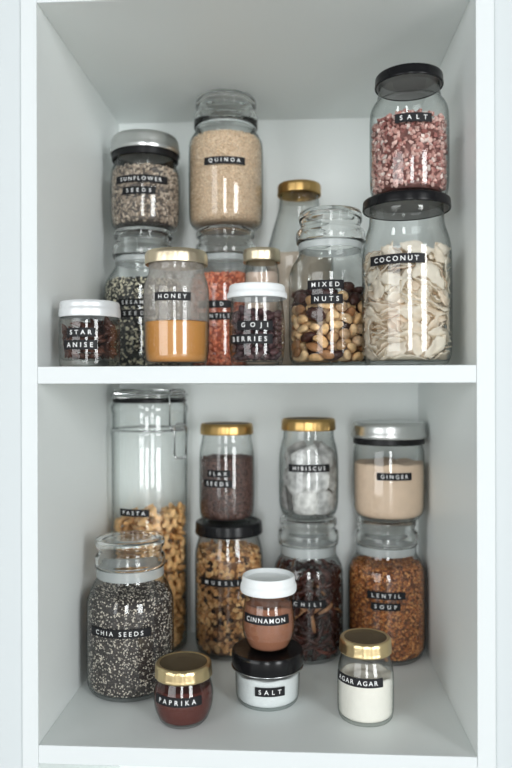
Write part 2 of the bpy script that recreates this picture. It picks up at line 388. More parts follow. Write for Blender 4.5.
# ---------------------------------------------------------------- jars
JARS = {
    'sesame': {'x': 0.065, 'y': 0.269, 'z': 0.0, 'body': [(0.0461, -0.0017), (0.0537, 0.0029), (0.0584, 0.0136), (0.0599, 0.0244), (0.0599, 0.1088), (0.0591, 0.1288), (0.0545, 0.1395), (0.0468, 0.1503), (0.0422, 0.158), (0.0415, 0.1718)], 'gasket': [(0.043, 0.1626), (0.043, 0.1718)], 'lid': [(0.0461, 0.1718), (0.0468, 0.1764), (0.0461, 0.1887), (0.0418, 0.1925), (0.0412, 0.1979), (0.0445, 0.201), (0.045, 0.2087), (0.043, 0.2125)], 'fill': 0.138, 'labels': [('SESAME', -1.568, 0.0519, 0.0109, 0.0984), ('SEEDS', -1.526, 0.0532, 0.0109, 0.0824)]},
    'sunflower': {'x': 0.0683, 'y': 0.2691, 'z': 0.2125, 'body': [(0.0399, 0.0008), (0.0461, 0.0038), (0.0514, 0.0115), (0.053, 0.0269), (0.053, 0.0745), (0.0519, 0.0883), (0.0491, 0.096), (0.0476, 0.1006)], 'neck': [(0.0491, 0.1059), (0.0491, 0.119)], 'lid': [(0.0525, 0.1159), (0.0534, 0.1205), (0.0522, 0.1251), (0.0513, 0.1367), (0.0484, 0.1413)], 'fill': 0.0929, 'labels': [('SUNFLOWER', -1.492, 0.0825, 0.011, 0.0677), ('SEEDS', -1.548, 0.0504, 0.011, 0.0504)]},
    'lentil': {'x': 0.1905, 'y': 0.2862, 'z': 0.0, 'body': [(0.0465, -0.0019), (0.0527, 0.0028), (0.0566, 0.0136), (0.0578, 0.0245), (0.0578, 0.1097), (0.0573, 0.1299), (0.0542, 0.1407), (0.048, 0.15), (0.0434, 0.1578), (0.0418, 0.1764)], 'gasket': [(0.0434, 0.1655), (0.0434, 0.1756)], 'lid': [(0.0465, 0.1756), (0.0473, 0.1795), (0.0465, 0.1919), (0.0422, 0.1965), (0.0415, 0.2019), (0.0457, 0.205), (0.0459, 0.212), (0.0439, 0.2167)], 'fill': 0.1469, 'labels': [('RED', -1.762, 0.0555, 0.011, 0.097), ('LENTILS', -1.748, 0.0571, 0.011, 0.0793)]},
    'quinoa': {'x': 0.191, 'y': 0.2862, 'z': 0.2167, 'body': [(0.0434, -0.0), (0.0496, 0.0031), (0.0558, 0.0108), (0.0578, 0.0232), (0.0578, 0.1255), (0.0563, 0.1348), (0.0519, 0.1433), (0.0473, 0.1488), (0.0457, 0.1565)], 'gasket': [(0.047, 0.1537), (0.047, 0.1573)], 'lid': [(0.0488, 0.1573), (0.0496, 0.1689), (0.0484, 0.1767), (0.0437, 0.1813), (0.0434, 0.1867), (0.0471, 0.1898), (0.0468, 0.1984), (0.0437, 0.2022)], 'fill': 0.1395, 'labels': [('QUINOA', -1.511, 0.0628, 0.011, 0.0914)]},
    'honey': {'x': 0.1489, 'y': 0.0784, 'z': 0.0, 'body': [(0.0327, -0.0015), (0.0365, 0.001), (0.0396, 0.0098), (0.0411, 0.0287), (0.0411, 0.089), (0.0407, 0.0978), (0.039, 0.1066), (0.0357, 0.1142), (0.0347, 0.1204), (0.0347, 0.128)], 'neck': [(0.0365, 0.123), (0.0365, 0.1305)], 'lid': [(0.039, 0.128), (0.0392, 0.1305), (0.039, 0.1406), (0.0372, 0.1443)], 'fill': 0.0563, 'labels': [('HONEY', -1.527, 0.0453, 0.0102, 0.0849)]},
    'star': {'x': 0.0484, 'y': 0.0446, 'z': 0.0, 'body': [(0.0347, -0.0018), (0.0365, 0.0006), (0.0368, 0.0335), (0.0365, 0.0566), (0.0347, 0.059), (0.0347, 0.0663)], 'lid': [(0.0365, 0.0596), (0.037, 0.0615), (0.0368, 0.0688), (0.0359, 0.0706), (0.0359, 0.0761), (0.0347, 0.0785)], 'fill': 0.0529, 'labels': [('STAR', -1.582, 0.0344, 0.0105, 0.0401), ('ANISE', -1.623, 0.0424, 0.0111, 0.0255)]},
    'goji': {'x': 0.2521, 'y': 0.0443, 'z': 0.0, 'body': [(0.0276, -0.0026), (0.0306, 0.001), (0.0324, 0.0106), (0.0336, 0.0262), (0.0336, 0.0442), (0.0329, 0.0586), (0.0312, 0.073), (0.0306, 0.0814), (0.0312, 0.0838)], 'lid': [(0.0356, 0.0808), (0.0364, 0.0826), (0.036, 0.0868), (0.0341, 0.0886), (0.0335, 0.0946), (0.0326, 0.0964)], 'fill': 0.061, 'labels': [('GOJI', -1.605, 0.0441, 0.0104, 0.0468), ('BERRIES', -1.828, 0.059, 0.011, 0.0313)]},
    'smallgold': {'x': 0.2508, 'y': 0.1945, 'z': 0.0, 'body': [(0.0198, -0.0008), (0.0233, 0.002), (0.0247, 0.0133), (0.0247, 0.1335), (0.024, 0.1406), (0.0226, 0.1441)], 'neck': [(0.0226, 0.1434), (0.0226, 0.1533)], 'lid': [(0.0262, 0.1498), (0.0262, 0.1661), (0.0247, 0.1682)], 'fill': 0.1364, 'labels': []},
    'bottle': {'x': 0.3044, 'y': 0.3127, 'z': 0.0, 'body': [(0.0474, -0.0003), (0.0521, 0.0045), (0.0537, 0.025), (0.0537, 0.1718), (0.0513, 0.1876), (0.0466, 0.2034), (0.0426, 0.2192), (0.0379, 0.235), (0.0331, 0.2507), (0.0316, 0.2602), (0.0308, 0.2728)], 'neck': [(0.0324, 0.2665), (0.032, 0.276)], 'lid': [(0.0339, 0.2752), (0.0339, 0.2902), (0.0324, 0.2926)], 'fill': 0.1813, 'labels': []},
    'nuts': {'x': 0.3444, 'y': 0.1347, 'z': 0.0, 'body': [(0.0449, -0.001), (0.0502, 0.0029), (0.0542, 0.0122), (0.0551, 0.0241), (0.0551, 0.1126), (0.0542, 0.1245), (0.0502, 0.1351), (0.0443, 0.1437), (0.0414, 0.1483), (0.041, 0.1642)], 'gasket': [(0.0423, 0.1536), (0.0423, 0.1635)], 'lid': [(0.0443, 0.1635), (0.0456, 0.1681), (0.0453, 0.1787), (0.0399, 0.1833), (0.0391, 0.1879), (0.0416, 0.1912), (0.0418, 0.2012), (0.04, 0.2051)], 'fill': 0.1007, 'labels': [('MIXED', -1.738, 0.0466, 0.0112, 0.1031), ('NUTS', -1.71, 0.0407, 0.0118, 0.0851)]},
    'coconut': {'x': 0.4321, 'y': 0.0596, 'z': 0.0, 'body': [(0.0435, -0.0029), (0.0483, 0.0001), (0.0519, 0.0079), (0.0535, 0.0176), (0.0535, 0.1262), (0.0523, 0.1431), (0.0495, 0.1552), (0.0462, 0.1648), (0.0444, 0.1721), (0.0438, 0.189)], 'lid': [(0.0517, 0.1872), (0.0525, 0.1884), (0.0523, 0.1908), (0.052, 0.1974), (0.0512, 0.1992), (0.0495, 0.1999)], 'fill': 0.131, 'labels': [('COCONUT', -1.966, 0.0678, 0.0113, 0.1215)]},
    'salt_pink': {'x': 0.4355, 'y': 0.0598, 'z': 0.1999, 'body': [(0.0398, 0.0024), (0.0435, 0.0048), (0.0462, 0.0132), (0.0472, 0.0253), (0.0472, 0.0977), (0.0461, 0.1074), (0.0429, 0.1146), (0.0386, 0.1195), (0.0366, 0.1291), (0.0362, 0.1364)], 'lid': [(0.0401, 0.136), (0.0409, 0.1372), (0.0404, 0.14), (0.0402, 0.1466), (0.0396, 0.1484), (0.0384, 0.149)], 'fill': 0.0953, 'labels': [('SALT', -1.615, 0.0428, 0.0103, 0.0833)]},
    'pasta': {'x': 0.0658, 'y': 0.3091, 'z': -0.4381, 'body': [(0.0526, -0.0137), (0.0573, -0.009), (0.0597, 0.0022), (0.0597, 0.3287), (0.0613, 0.3367), (0.0613, 0.3415), (0.0589, 0.3447), (0.0586, 0.3701), (0.0605, 0.3749), (0.0605, 0.3829), (0.0573, 0.3877)], 'gasket': [(0.0581, 0.3885), (0.0581, 0.3948)], 'lid': [(0.0586, 0.3956), (0.0586, 0.4012), (0.0573, 0.4068), (0.0542, 0.41)], 'fill': 0.2252, 'labels': [('PASTA', -1.792, 0.0495, 0.0113, 0.2225)]},
    'chia': {'x': 0.0693, 'y': 0.162, 'z': -0.4381, 'body': [(0.0498, 0.0045), (0.0553, 0.0072), (0.0588, 0.0155), (0.0597, 0.0294), (0.0597, 0.1165), (0.0581, 0.1275), (0.0539, 0.1372), (0.0491, 0.1469), (0.0456, 0.1524), (0.0443, 0.1676)], 'gasket': [(0.046, 0.1538), (0.046, 0.1683)], 'lid': [(0.0477, 0.1683), (0.0484, 0.1732), (0.0481, 0.1815), (0.0443, 0.1863), (0.0436, 0.1918), (0.047, 0.1953), (0.0474, 0.2022), (0.0454, 0.2064)], 'fill': 0.1358, 'labels': [('CHIA SEEDS', -1.611, 0.0873, 0.0117, 0.0927)]},
    'granola': {'x': 0.1928, 'y': 0.2993, 'z': -0.4381, 'body': [(0.0424, 0.0129), (0.0486, 0.0161), (0.0527, 0.0286), (0.0533, 0.0474), (0.0533, 0.1415), (0.0525, 0.1604), (0.0494, 0.1713), (0.0471, 0.1776), (0.0463, 0.1917)], 'lid': [(0.0518, 0.1847), (0.0529, 0.187), (0.0524, 0.1917), (0.0521, 0.2004), (0.0511, 0.2027), (0.0494, 0.2035)], 'fill': 0.1651, 'labels': [('MUESLI', -1.705, 0.0733, 0.0112, 0.1195)]},
    'flax': {'x': 0.1899, 'y': 0.2992, 'z': -0.2346, 'body': [(0.0361, 0.0024), (0.0392, 0.0055), (0.0424, 0.0165), (0.0433, 0.0322), (0.0433, 0.0918), (0.0428, 0.1059), (0.0413, 0.1169), (0.0389, 0.1263), (0.0381, 0.1388)], 'lid': [(0.0408, 0.1357), (0.0413, 0.138), (0.0408, 0.149), (0.0392, 0.1522)], 'fill': 0.1012, 'labels': [('FLAX', -1.788, 0.0375, 0.0106, 0.0782), ('SEEDS', -1.832, 0.0476, 0.0113, 0.063)]},
    'chili': {'x': 0.3171, 'y': 0.2934, 'z': -0.4381, 'body': [(0.0434, 0.005), (0.0488, 0.0096), (0.0527, 0.0205), (0.0535, 0.036), (0.0535, 0.1259), (0.0519, 0.1383), (0.0473, 0.1476), (0.0426, 0.1538), (0.0411, 0.1708)], 'gasket': [(0.0425, 0.1553), (0.0425, 0.1708)], 'lid': [(0.0457, 0.1716), (0.0473, 0.177), (0.0471, 0.1894), (0.0426, 0.1933), (0.0418, 0.1987), (0.0442, 0.2018), (0.0439, 0.2088), (0.0415, 0.2119)], 'fill': 0.1445, 'labels': [('CHILI', -1.621, 0.0569, 0.0111, 0.0918)]},
    'tea': {'x': 0.3176, 'y': 0.2935, 'z': -0.2262, 'body': [(0.0341, 0.0008), (0.0387, 0.0031), (0.0442, 0.0132), (0.0459, 0.0287), (0.0459, 0.0845), (0.0449, 0.1), (0.0422, 0.1124), (0.0392, 0.1217), (0.0384, 0.1341)], 'lid': [(0.0411, 0.1341), (0.0415, 0.1372), (0.0411, 0.1488), (0.0392, 0.1519)], 'fill': 0.1186, 'labels': [('HIBISCUS', -1.566, 0.066, 0.0111, 0.0794)]},
    'soup': {'x': 0.4376, 'y': 0.2993, 'z': -0.4381, 'body': [(0.0496, 0.0035), (0.055, 0.0082), (0.0585, 0.019), (0.0593, 0.036), (0.0593, 0.1228), (0.0579, 0.1352), (0.0527, 0.146), (0.048, 0.1522), (0.0461, 0.1568), (0.0449, 0.1708)], 'gasket': [(0.0458, 0.1576), (0.0458, 0.1708)], 'lid': [(0.0472, 0.1708), (0.0483, 0.1754), (0.0483, 0.1878), (0.0437, 0.1917), (0.0431, 0.1971), (0.0454, 0.2002), (0.0452, 0.2072), (0.0434, 0.2103)], 'fill': 0.1444, 'labels': [('LENTIL', -1.704, 0.0572, 0.011, 0.1057), ('SOUP', -1.718, 0.0436, 0.011, 0.0896)]},
    'ginger': {'x': 0.4405, 'y': 0.2915, 'z': -0.2278, 'body': [(0.04, 0.0015), (0.0453, 0.0038), (0.0523, 0.013), (0.0541, 0.0238), (0.0541, 0.096), (0.053, 0.1068), (0.0507, 0.1145), (0.05, 0.1175)], 'neck': [(0.0515, 0.1152), (0.0515, 0.1268)], 'lid': [(0.0563, 0.1245), (0.0575, 0.1283), (0.056, 0.1337), (0.0553, 0.1437), (0.053, 0.1483)], 'fill': 0.0899, 'labels': [('GINGER', -1.537, 0.0527, 0.011, 0.0706)]},
    'salt_white': {'x': 0.2598, 'y': 0.1343, 'z': -0.4381, 'body': [(0.0378, 0.0012), (0.0405, 0.0039), (0.0422, 0.0112), (0.043, 0.0457)], 'lid': [(0.0454, 0.0437), (0.0467, 0.047), (0.0478, 0.0576), (0.0474, 0.0643), (0.0462, 0.0669)], 'fill': 0.0397, 'labels': [('SALT', -1.451, 0.0393, 0.0114, 0.0262)]},
    'cinnamon': {'x': 0.2614, 'y': 0.1344, 'z': -0.3712, 'body': [(0.0232, 0.0), (0.0259, 0.0027), (0.0292, 0.0093), (0.0332, 0.0186), (0.0351, 0.0293), (0.0345, 0.0439), (0.0323, 0.0598), (0.0313, 0.0717), (0.0325, 0.0797)], 'lid': [(0.0364, 0.0764), (0.0374, 0.0784), (0.0373, 0.085), (0.0357, 0.087), (0.0349, 0.0943), (0.034, 0.097)], 'fill': 0.0624, 'labels': [('CINNAMON', -1.671, 0.0682, 0.0115, 0.0469)]},
    'paprika': {'x': 0.1577, 'y': 0.0715, 'z': -0.4381, 'body': [(0.0262, 0.0026), (0.0299, 0.0064), (0.0343, 0.0151), (0.0368, 0.0251), (0.0374, 0.0351), (0.0359, 0.0438), (0.0334, 0.0513), (0.0322, 0.06)], 'lid': [(0.0349, 0.0556), (0.0356, 0.0571), (0.0352, 0.0594), (0.0349, 0.0687), (0.0343, 0.0708), (0.0333, 0.0718)], 'fill': 0.0463, 'labels': [('PAPRIKA', -1.65, 0.0644, 0.0108, 0.0364)]},
    'agar': {'x': 0.3851, 'y': 0.0943, 'z': -0.4381, 'body': [(0.0321, 0.0025), (0.034, 0.005), (0.0353, 0.0126), (0.0353, 0.0491), (0.0347, 0.0592), (0.0328, 0.0693), (0.0306, 0.0743), (0.0302, 0.0844)], 'lid': [(0.032, 0.0813), (0.0328, 0.0828), (0.0323, 0.085), (0.032, 0.096), (0.0314, 0.098), (0.0304, 0.0989)], 'fill': 0.0554, 'labels': [('AGAR AGAR', -2.014, 0.0689, 0.0109, 0.0541)]},
}
POSES = {
    'nuts': [
        ('hazelnut',2,0.0261,0.0056,0.0134,0.684,0.64,0.102,-0.335),('cashew',0,-0.0255,0.0163,0.0118,0.114,0.875,-0.47,-0.033),('almond',0,-0.0073,-0.0475,0.0145,0.147,0.026,-0.831,0.536),('hazelnut',0,0.0197,0.0404,0.0138,0.504,0.087,0.694,-0.506),
        ('cashew',3,-0.0294,-0.0006,0.0113,0.991,0.126,-0.01,0.054),('almond',1,0.0266,-0.0163,0.0128,0.195,-0.209,0.021,0.958),('cashew',1,-0.0045,0.0428,0.0152,0.558,-0.62,0.515,-0.197),('cashew',1,-0.0192,-0.0372,0.0112,0.081,-0.017,0.117,0.99),
        ('cashew',1,0.0438,0.018,0.0169,0.55,-0.294,-0.596,0.505),('almond',1,-0.0438,0.0084,0.0134,0.756,0.165,0.179,-0.608),('cashew',0,0.0144,-0.0243,0.0113,0.137,-0.014,0.116,0.984),('cashew',3,0.0047,0.0453,0.0116,0.797,0.471,0.031,-0.378),
        ('cashew',0,-0.0371,-0.0286,0.0138,0.741,-0.296,-0.079,-0.597),('dark_fruit',0,0.0399,-0.0096,0.0144,0.782,0.561,-0.234,-0.141),('cashew',1,-0.0215,0.0413,0.013,0.208,0.151,-0.777,-0.574),('dark_fruit',0,0.0035,-0.0375,0.0135,0.982,-0.085,-0.16,-0.053),
        ('almond',1,0.0209,0.0253,0.0116,0.363,0.001,-0.022,-0.932),('cashew',1,-0.0411,-0.0103,0.0116,0.904,0.151,0.009,-0.4),('cashew',1,0.0328,-0.0312,0.0116,0.397,0.779,0.416,0.25),('cashew',1,-0.0112,0.0406,0.0217,0.567,0.572,-0.15,-0.574),
        ('dark_fruit',1,-0.0206,-0.026,0.0176,0.308,0.221,-0.867,0.324),('cashew',2,0.0425,0.0004,0.0123,0.961,-0.068,-0.058,-0.262),('cashew',1,-0.0366,0.0246,0.0116,0.755,0.275,0.182,0.567),('cashew',2,0.0195,-0.0396,0.0148,0.262,-0.513,0.491,-0.654),
        ('cashew',0,0.0061,0.0292,0.0133,0.369,-0.748,-0.551,0.022),('hazelnut',2,-0.0247,-0.011,0.0134,0.154,-0.403,0.496,0.754),('cashew',2,0.044,-0.0014,0.0236,0.288,-0.005,-0.402,-0.869),('cashew',2,-0.0073,0.0247,0.0106,0.715,0.558,0.257,0.332),
        ('cashew',2,-0.0022,-0.024,0.0186,0.309,-0.826,0.239,0.406),('cashew',3,0.0331,0.0146,0.0144,0.435,-0.299,-0.737,0.422),('hazelnut',0,-0.0253,0.0071,0.0228,0.104,0.365,-0.694,0.611),('cashew',0,0.0235,-0.0375,0.0221,0.633,-0.007,-0.292,-0.717),
        ('dark_fruit',1,0.0075,0.0433,0.0263,0.354,-0.921,0.165,0.002),('almond',0,-0.0448,-0.0185,0.0179,0.285,-0.451,-0.512,0.673),('cashew',3,0.0465,0.0072,0.0277,0.526,0.258,0.762,0.276),('cashew',0,-0.0198,0.0323,0.0114,0.253,0.022,-0.128,-0.959),
        ('cashew',1,-0.0152,-0.0455,0.0305,0.776,0.522,0.249,-0.249),('hazelnut',0,0.0213,0.0161,0.0211,0.63,0.686,0.028,0.362),('cashew',1,-0.0328,-0.0023,0.021,0.217,0.93,-0.239,0.173),('dark_fruit',1,0.0214,-0.0199,0.0243,0.105,-0.914,-0.373,-0.117),
        ('cashew',2,-0.012,0.0252,0.0231,0.762,0.555,-0.329,-0.052),('almond',1,-0.0224,-0.0399,0.0239,0.097,-0.123,-0.901,-0.404),('almond',0,0.0371,0.0074,0.02,0.042,-0.76,-0.649,-0.021),('hazelnut',1,-0.041,0.0184,0.0274,0.746,0.304,-0.03,-0.592),
        ('almond',0,-0.0019,-0.0406,0.0226,0.642,-0.179,-0.135,0.734),('cashew',0,0.0135,0.0258,0.0195,0.505,0.691,0.346,0.385),('cashew',2,-0.0351,-0.0196,0.0232,0.694,0.405,0.567,0.181),('almond',1,0.0398,-0.0208,0.0235,0.11,-0.691,0.71,0.08),
        ('cashew',0,-0.031,0.0285,0.0212,0.509,0.361,0.378,0.683),('cashew',2,-0.0095,-0.0315,0.0279,0.548,0.033,0.194,0.813),('cashew',0,0.0333,0.0304,0.0173,0.625,0.329,-0.626,-0.33),('hazelnut',2,-0.0459,0.0046,0.0248,0.457,-0.134,0.877,-0.064),
        ('hazelnut',1,0.0332,-0.0304,0.0313,0.948,-0.258,0.178,-0.057),('cashew',0,-0.0015,0.0283,0.0239,0.776,0.063,0.406,-0.479),('cashew',3,-0.0166,-0.0174,0.0256,0.672,0.498,-0.496,0.232),('cashew',2,0.0279,-0.0043,0.0202,0.167,-0.399,0.755,0.492),
        ('almond',1,-0.0202,0.0191,0.0207,0.263,0.81,0.002,-0.524),('hazelnut',0,0.0112,-0.0449,0.0252,0.261,0.233,0.531,-0.772),('cashew',0,0.0259,0.0357,0.0241,0.536,0.363,-0.671,-0.362),('almond',1,-0.0452,-0.009,0.0254,0.095,0.587,0.587,-0.55),
        ('almond',0,0.0257,-0.0031,0.0325,0.203,0.506,0.838,0.016),('dark_fruit',2,-0.0196,0.0373,0.03,0.341,0.166,0.91,0.165),('dark_fruit',2,-0.0298,-0.0334,0.0357,0.309,0.913,-0.26,0.053),('almond',1,0.0362,0.0184,0.0278,0.933,0.011,-0.025,0.358),
        ('cashew',3,-0.0271,0.0111,0.0334,0.965,-0.008,-0.055,-0.255),('cashew',0,0.0034,-0.0277,0.0271,0.622,-0.269,-0.734,0.04),('almond',1,0.0078,0.0295,0.0331,0.624,-0.373,-0.579,0.369),('cashew',1,-0.0265,-0.0055,0.0337,0.663,-0.067,0.201,-0.718),
        ('dark_fruit',1,0.0438,-0.0132,0.0388,0.538,0.558,0.45,0.443),('dark_fruit',2,-0.034,0.0297,0.0359,0.543,-0.04,-0.279,-0.791),('hazelnut',1,0.0008,-0.0453,0.0357,0.162,0.669,-0.291,0.665),('cashew',3,0.0345,0.0342,0.0315,0.113,0.375,0.237,0.889),
        ('cashew',1,-0.0354,-0.0013,0.0318,0.707,0.176,0.256,0.636),('cashew',1,0.0251,-0.0172,0.0381,0.285,0.108,0.54,0.784),('hazelnut',1,-0.0042,0.0265,0.0376,0.223,0.561,-0.791,-0.098),('almond',0,-0.0076,-0.0338,0.0487,0.323,-0.077,-0.061,-0.941),
        ('cashew',2,0.0255,0.0104,0.0329,0.642,0.715,-0.136,0.24),('cashew',2,-0.0455,0.0061,0.0361,0.737,0.331,0.261,0.528),('cashew',2,0.0159,-0.0338,0.0288,0.043,-0.149,0.891,0.426),('hazelnut',2,0.0212,0.0409,0.0372,0.27,-0.844,0.463,-0.019),
        ('cashew',2,-0.039,-0.0183,0.0385,0.012,-0.18,0.258,-0.949),('cashew',2,0.0238,-0.0001,0.042,0.37,0.675,0.397,0.5),('almond',1,-0.0229,0.0418,0.0454,0.698,-0.437,-0.513,-0.244),('almond',2,-0.0044,-0.029,0.0377,0.502,0.476,-0.37,-0.62),
        ('hazelnut',1,0.0421,0.0165,0.0395,0.852,0.226,0.391,0.266),('hazelnut',2,-0.0454,-0.0081,0.0412,0.375,-0.403,-0.589,0.591),('almond',1,0.0124,-0.0232,0.0379,0.154,-0.013,-0.868,0.471),('cashew',2,0.0088,0.0463,0.0405,0.072,-0.216,0.763,0.605),
        ('cashew',2,-0.0275,-0.0219,0.0376,0.451,-0.337,-0.42,-0.711),('cashew',2,0.0381,0.0047,0.0327,0.15,-0.488,0.345,0.787),('cashew',2,-0.0352,0.0315,0.0502,0.227,-0.256,0.676,-0.653),('hazelnut',1,0.0157,-0.0425,0.039,0.482,-0.846,0.225,-0.031),
        ('cashew',1,0.0194,0.0198,0.0345,0.37,0.363,-0.797,0.308),('almond',2,-0.0292,-0.011,0.0428,0.041,-0.992,-0.102,0.06),('cashew',2,0.025,-0.0357,0.0441,0.572,-0.522,0.009,-0.632),('dark_fruit',2,-0.0086,0.0454,0.0416,0.535,-0.384,0.572,0.489),
        ('cashew',1,-0.0134,-0.0276,0.0391,0.421,0.532,-0.61,-0.41),('cashew',2,0.0292,0.0206,0.039,0.502,0.418,-0.749,0.111),('dark_fruit',1,-0.0296,0.0067,0.0451,0.124,-0.875,0.383,-0.268),('cashew',0,0.0053,-0.0349,0.0403,0.738,0.193,-0.642,-0.077),
        ('hazelnut',2,0.0127,0.0357,0.0465,0.024,-0.327,-0.928,0.179),('cashew',3,-0.0374,-0.0309,0.0452,0.899,0.315,-0.127,-0.276),('cashew',2,0.0329,-0.0061,0.0418,0.523,0.44,-0.394,-0.614),('hazelnut',0,-0.0178,0.0225,0.0365,0.147,-0.777,-0.077,-0.607),
        ('cashew',3,-0.0076,-0.0436,0.0445,0.168,0.689,-0.548,0.443),('hazelnut',0,0.0364,0.0283,0.045,0.873,-0.387,-0.032,-0.296),('cashew',1,-0.0381,0.0122,0.0569,0.345,0.813,-0.443,-0.15),('hazelnut',0,0.0357,-0.0293,0.0454,0.523,0.703,-0.473,0.089),
        ('dark_fruit',0,-0.0012,0.0298,0.0509,0.765,-0.132,0.039,0.629),('cashew',1,-0.0209,-0.0368,0.0481,0.002,-0.734,0.677,0.056),('cashew',1,0.0421,0.0049,0.0469,0.862,0.429,0.24,-0.124),('cashew',0,-0.0254,0.0271,0.0462,0.496,0.456,-0.15,-0.723),
        ('cashew',2,0.0069,-0.0219,0.0523,0.127,-0.089,0.537,-0.829),('cashew',0,0.0263,0.0402,0.0477,0.218,0.253,0.115,0.936),('hazelnut',0,-0.0189,-0.0168,0.0484,0.449,0.771,0.151,0.426),('hazelnut',1,0.0236,-0.0119,0.0524,0.035,0.117,0.992,-0.038),
        ('cashew',3,-0.0155,0.0325,0.0433,0.721,0.172,-0.269,-0.616),('dark_fruit',1,-0.0204,-0.0409,0.0627,0.058,0.257,0.604,0.753),('almond',2,0.0392,0.0175,0.0516,0.241,-0.126,0.959,-0.073),('almond',1,-0.0453,0.0108,0.0491,0.543,-0.293,0.273,-0.738),
        ('dark_fruit',2,0.0192,-0.0293,0.05,0.388,0.075,-0.251,-0.884),('hazelnut',0,0.0083,-0.0008,0.0642,0.05,0.315,-0.438,0.84),('cashew',2,-0.0438,-0.0139,0.0535,0.266,0.609,0.02,0.747),('dark_fruit',1,0.043,-0.0032,0.0572,0.564,0.032,0.313,-0.764),
        ('dark_fruit',0,0.0007,-0.0029,0.0912,0.268,0.931,-0.229,-0.097),('cashew',2,0.0047,-0.048,0.0509,0.843,-0.531,0.047,0.067),('cashew',1,0.0132,0.0239,0.0454,0.097,0.156,-0.56,-0.808),('hazelnut',2,-0.0393,-0.003,0.0522,0.138,0.32,0.428,0.834),
        ('cashew',1,0.0376,-0.021,0.0538,0.527,0.723,-0.354,0.273),('dark_fruit',2,-0.0046,0.0464,0.0633,0.159,-0.17,0.711,0.663),('cashew',0,-0.0068,-0.007,0.0614,0.936,0.308,-0.117,0.127),('cashew',2,0.0235,0.0126,0.0494,0.175,-0.03,0.551,0.816),
        ('hazelnut',2,-0.0371,0.0275,0.0611,0.339,-0.877,-0.339,0.014),('cashew',2,0.0172,-0.0448,0.056,0.739,0.58,0.323,0.116),('hazelnut',2,0.0159,0.0314,0.059,0.759,0.104,-0.29,0.573),('cashew',3,-0.0312,-0.0174,0.0514,0.098,0.912,-0.382,0.115),
        ('dark_fruit',1,0.0409,-0.0104,0.07,0.874,0.168,-0.088,0.447),('cashew',3,-0.0144,0.0367,0.0534,0.676,0.704,0.165,0.141),('cashew',1,0.0046,-0.0342,0.0582,0.472,-0.815,0.154,-0.298),('hazelnut',1,0.0275,0.0234,0.0551,0.296,-0.477,0.685,0.464),
        ('hazelnut',1,-0.0182,0.0062,0.0603,0.62,-0.692,-0.309,0.203),('cashew',3,0.0333,-0.0321,0.0567,0.311,0.809,0.01,0.498),('cashew',2,0.0086,0.042,0.0544,0.726,0.201,0.433,0.495),('cashew',2,-0.0368,-0.0292,0.0562,0.338,0.163,0.598,0.708),
        ('cashew',0,0.0085,-0.0123,0.0589,0.426,0.858,0.243,0.154),('cashew',3,-0.0159,0.0178,0.0465,0.527,0.662,0.139,0.515),('cashew',0,-0.0004,-0.0211,0.0809,0.219,-0.046,0.468,0.855),('almond',1,0.0144,0.0446,0.065,0.066,-0.39,-0.375,-0.839),
        ('cashew',2,-0.0479,0.0017,0.0597,0.627,0.474,-0.407,-0.466),('cashew',3,0.027,-0.0224,0.0618,0.219,-0.298,0.026,0.929),('almond',0,-0.0017,0.032,0.0618,0.686,-0.274,-0.07,-0.671),('cashew',1,-0.0098,-0.0211,0.0559,0.215,-0.842,-0.442,-0.223),
        ('hazelnut',1,0.0389,0.0159,0.0643,0.237,-0.38,-0.201,0.871),('cashew',3,-0.0428,0.02,0.0679,0.552,0.606,0.203,0.536),('cashew',0,-0.0021,-0.0211,0.0666,0.311,-0.39,-0.806,-0.32),('cashew',1,-0.0006,0.0106,0.0607,0.787,0.021,0.285,0.546),
        ('cashew',2,-0.0248,-0.0068,0.0542,0.212,0.931,0.124,0.269),('hazelnut',2,-0.005,-0.0072,0.0804,0.287,0.851,0.432,-0.077),('cashew',3,-0.0278,0.0191,0.0539,0.277,0.922,-0.27,0.036),('cashew',1,-0.0003,-0.0438,0.0591,0.673,0.658,-0.328,-0.082),
        ('cashew',2,0.013,0.0145,0.0603,0.026,-0.544,0.59,-0.596),('cashew',0,-0.0323,-0.0034,0.0634,0.123,0.079,-0.988,-0.049),('almond',2,0.0227,-0.0362,0.064,0.526,-0.145,0.362,0.755),('cashew',3,-0.0124,0.0228,0.059,0.046,0.658,0.707,0.255),
        ('almond',1,-0.0245,-0.0231,0.0611,0.354,-0.139,-0.074,-0.922),('hazelnut',2,0.0275,0.0008,0.0585,0.119,-0.763,0.357,-0.525),('hazelnut',2,-0.0234,0.0272,0.0608,0.389,-0.186,-0.901,0.037),('hazelnut',1,0.0118,-0.0438,0.071,0.735,0.664,0.123,-0.061),
        ('cashew',1,0.0095,0.0061,0.0775,0.297,0.551,-0.474,0.62),('almond',1,-0.0327,-0.0142,0.0644,0.681,-0.65,-0.304,0.147),('almond',0,0.0458,0.0075,0.0721,0.264,-0.811,0.492,0.175),('cashew',0,-0.0247,0.0417,0.0597,0.286,0.867,0.126,0.389),
        ('hazelnut',1,-0.009,-0.0314,0.0656,0.283,0.711,-0.545,0.342),('hazelnut',2,0.0234,0.0125,0.0641,0.113,-0.304,0.148,-0.934),('almond',1,-0.0321,0.0131,0.0667,0.175,0.211,-0.959,-0.071),('cashew',3,0.0406,-0.0266,0.0719,0.349,0.484,-0.414,0.687),
        ('hazelnut',1,0.002,0.018,0.0724,0.838,0.041,0.426,-0.339),('dark_fruit',2,-0.0167,-0.0125,0.0704,0.37,-0.035,0.246,-0.895),('cashew',0,0.0189,0.0035,0.0699,0.107,-0.667,-0.234,-0.7),('cashew',1,-0.0046,0.0061,0.0748,0.051,-0.862,0.434,0.258),
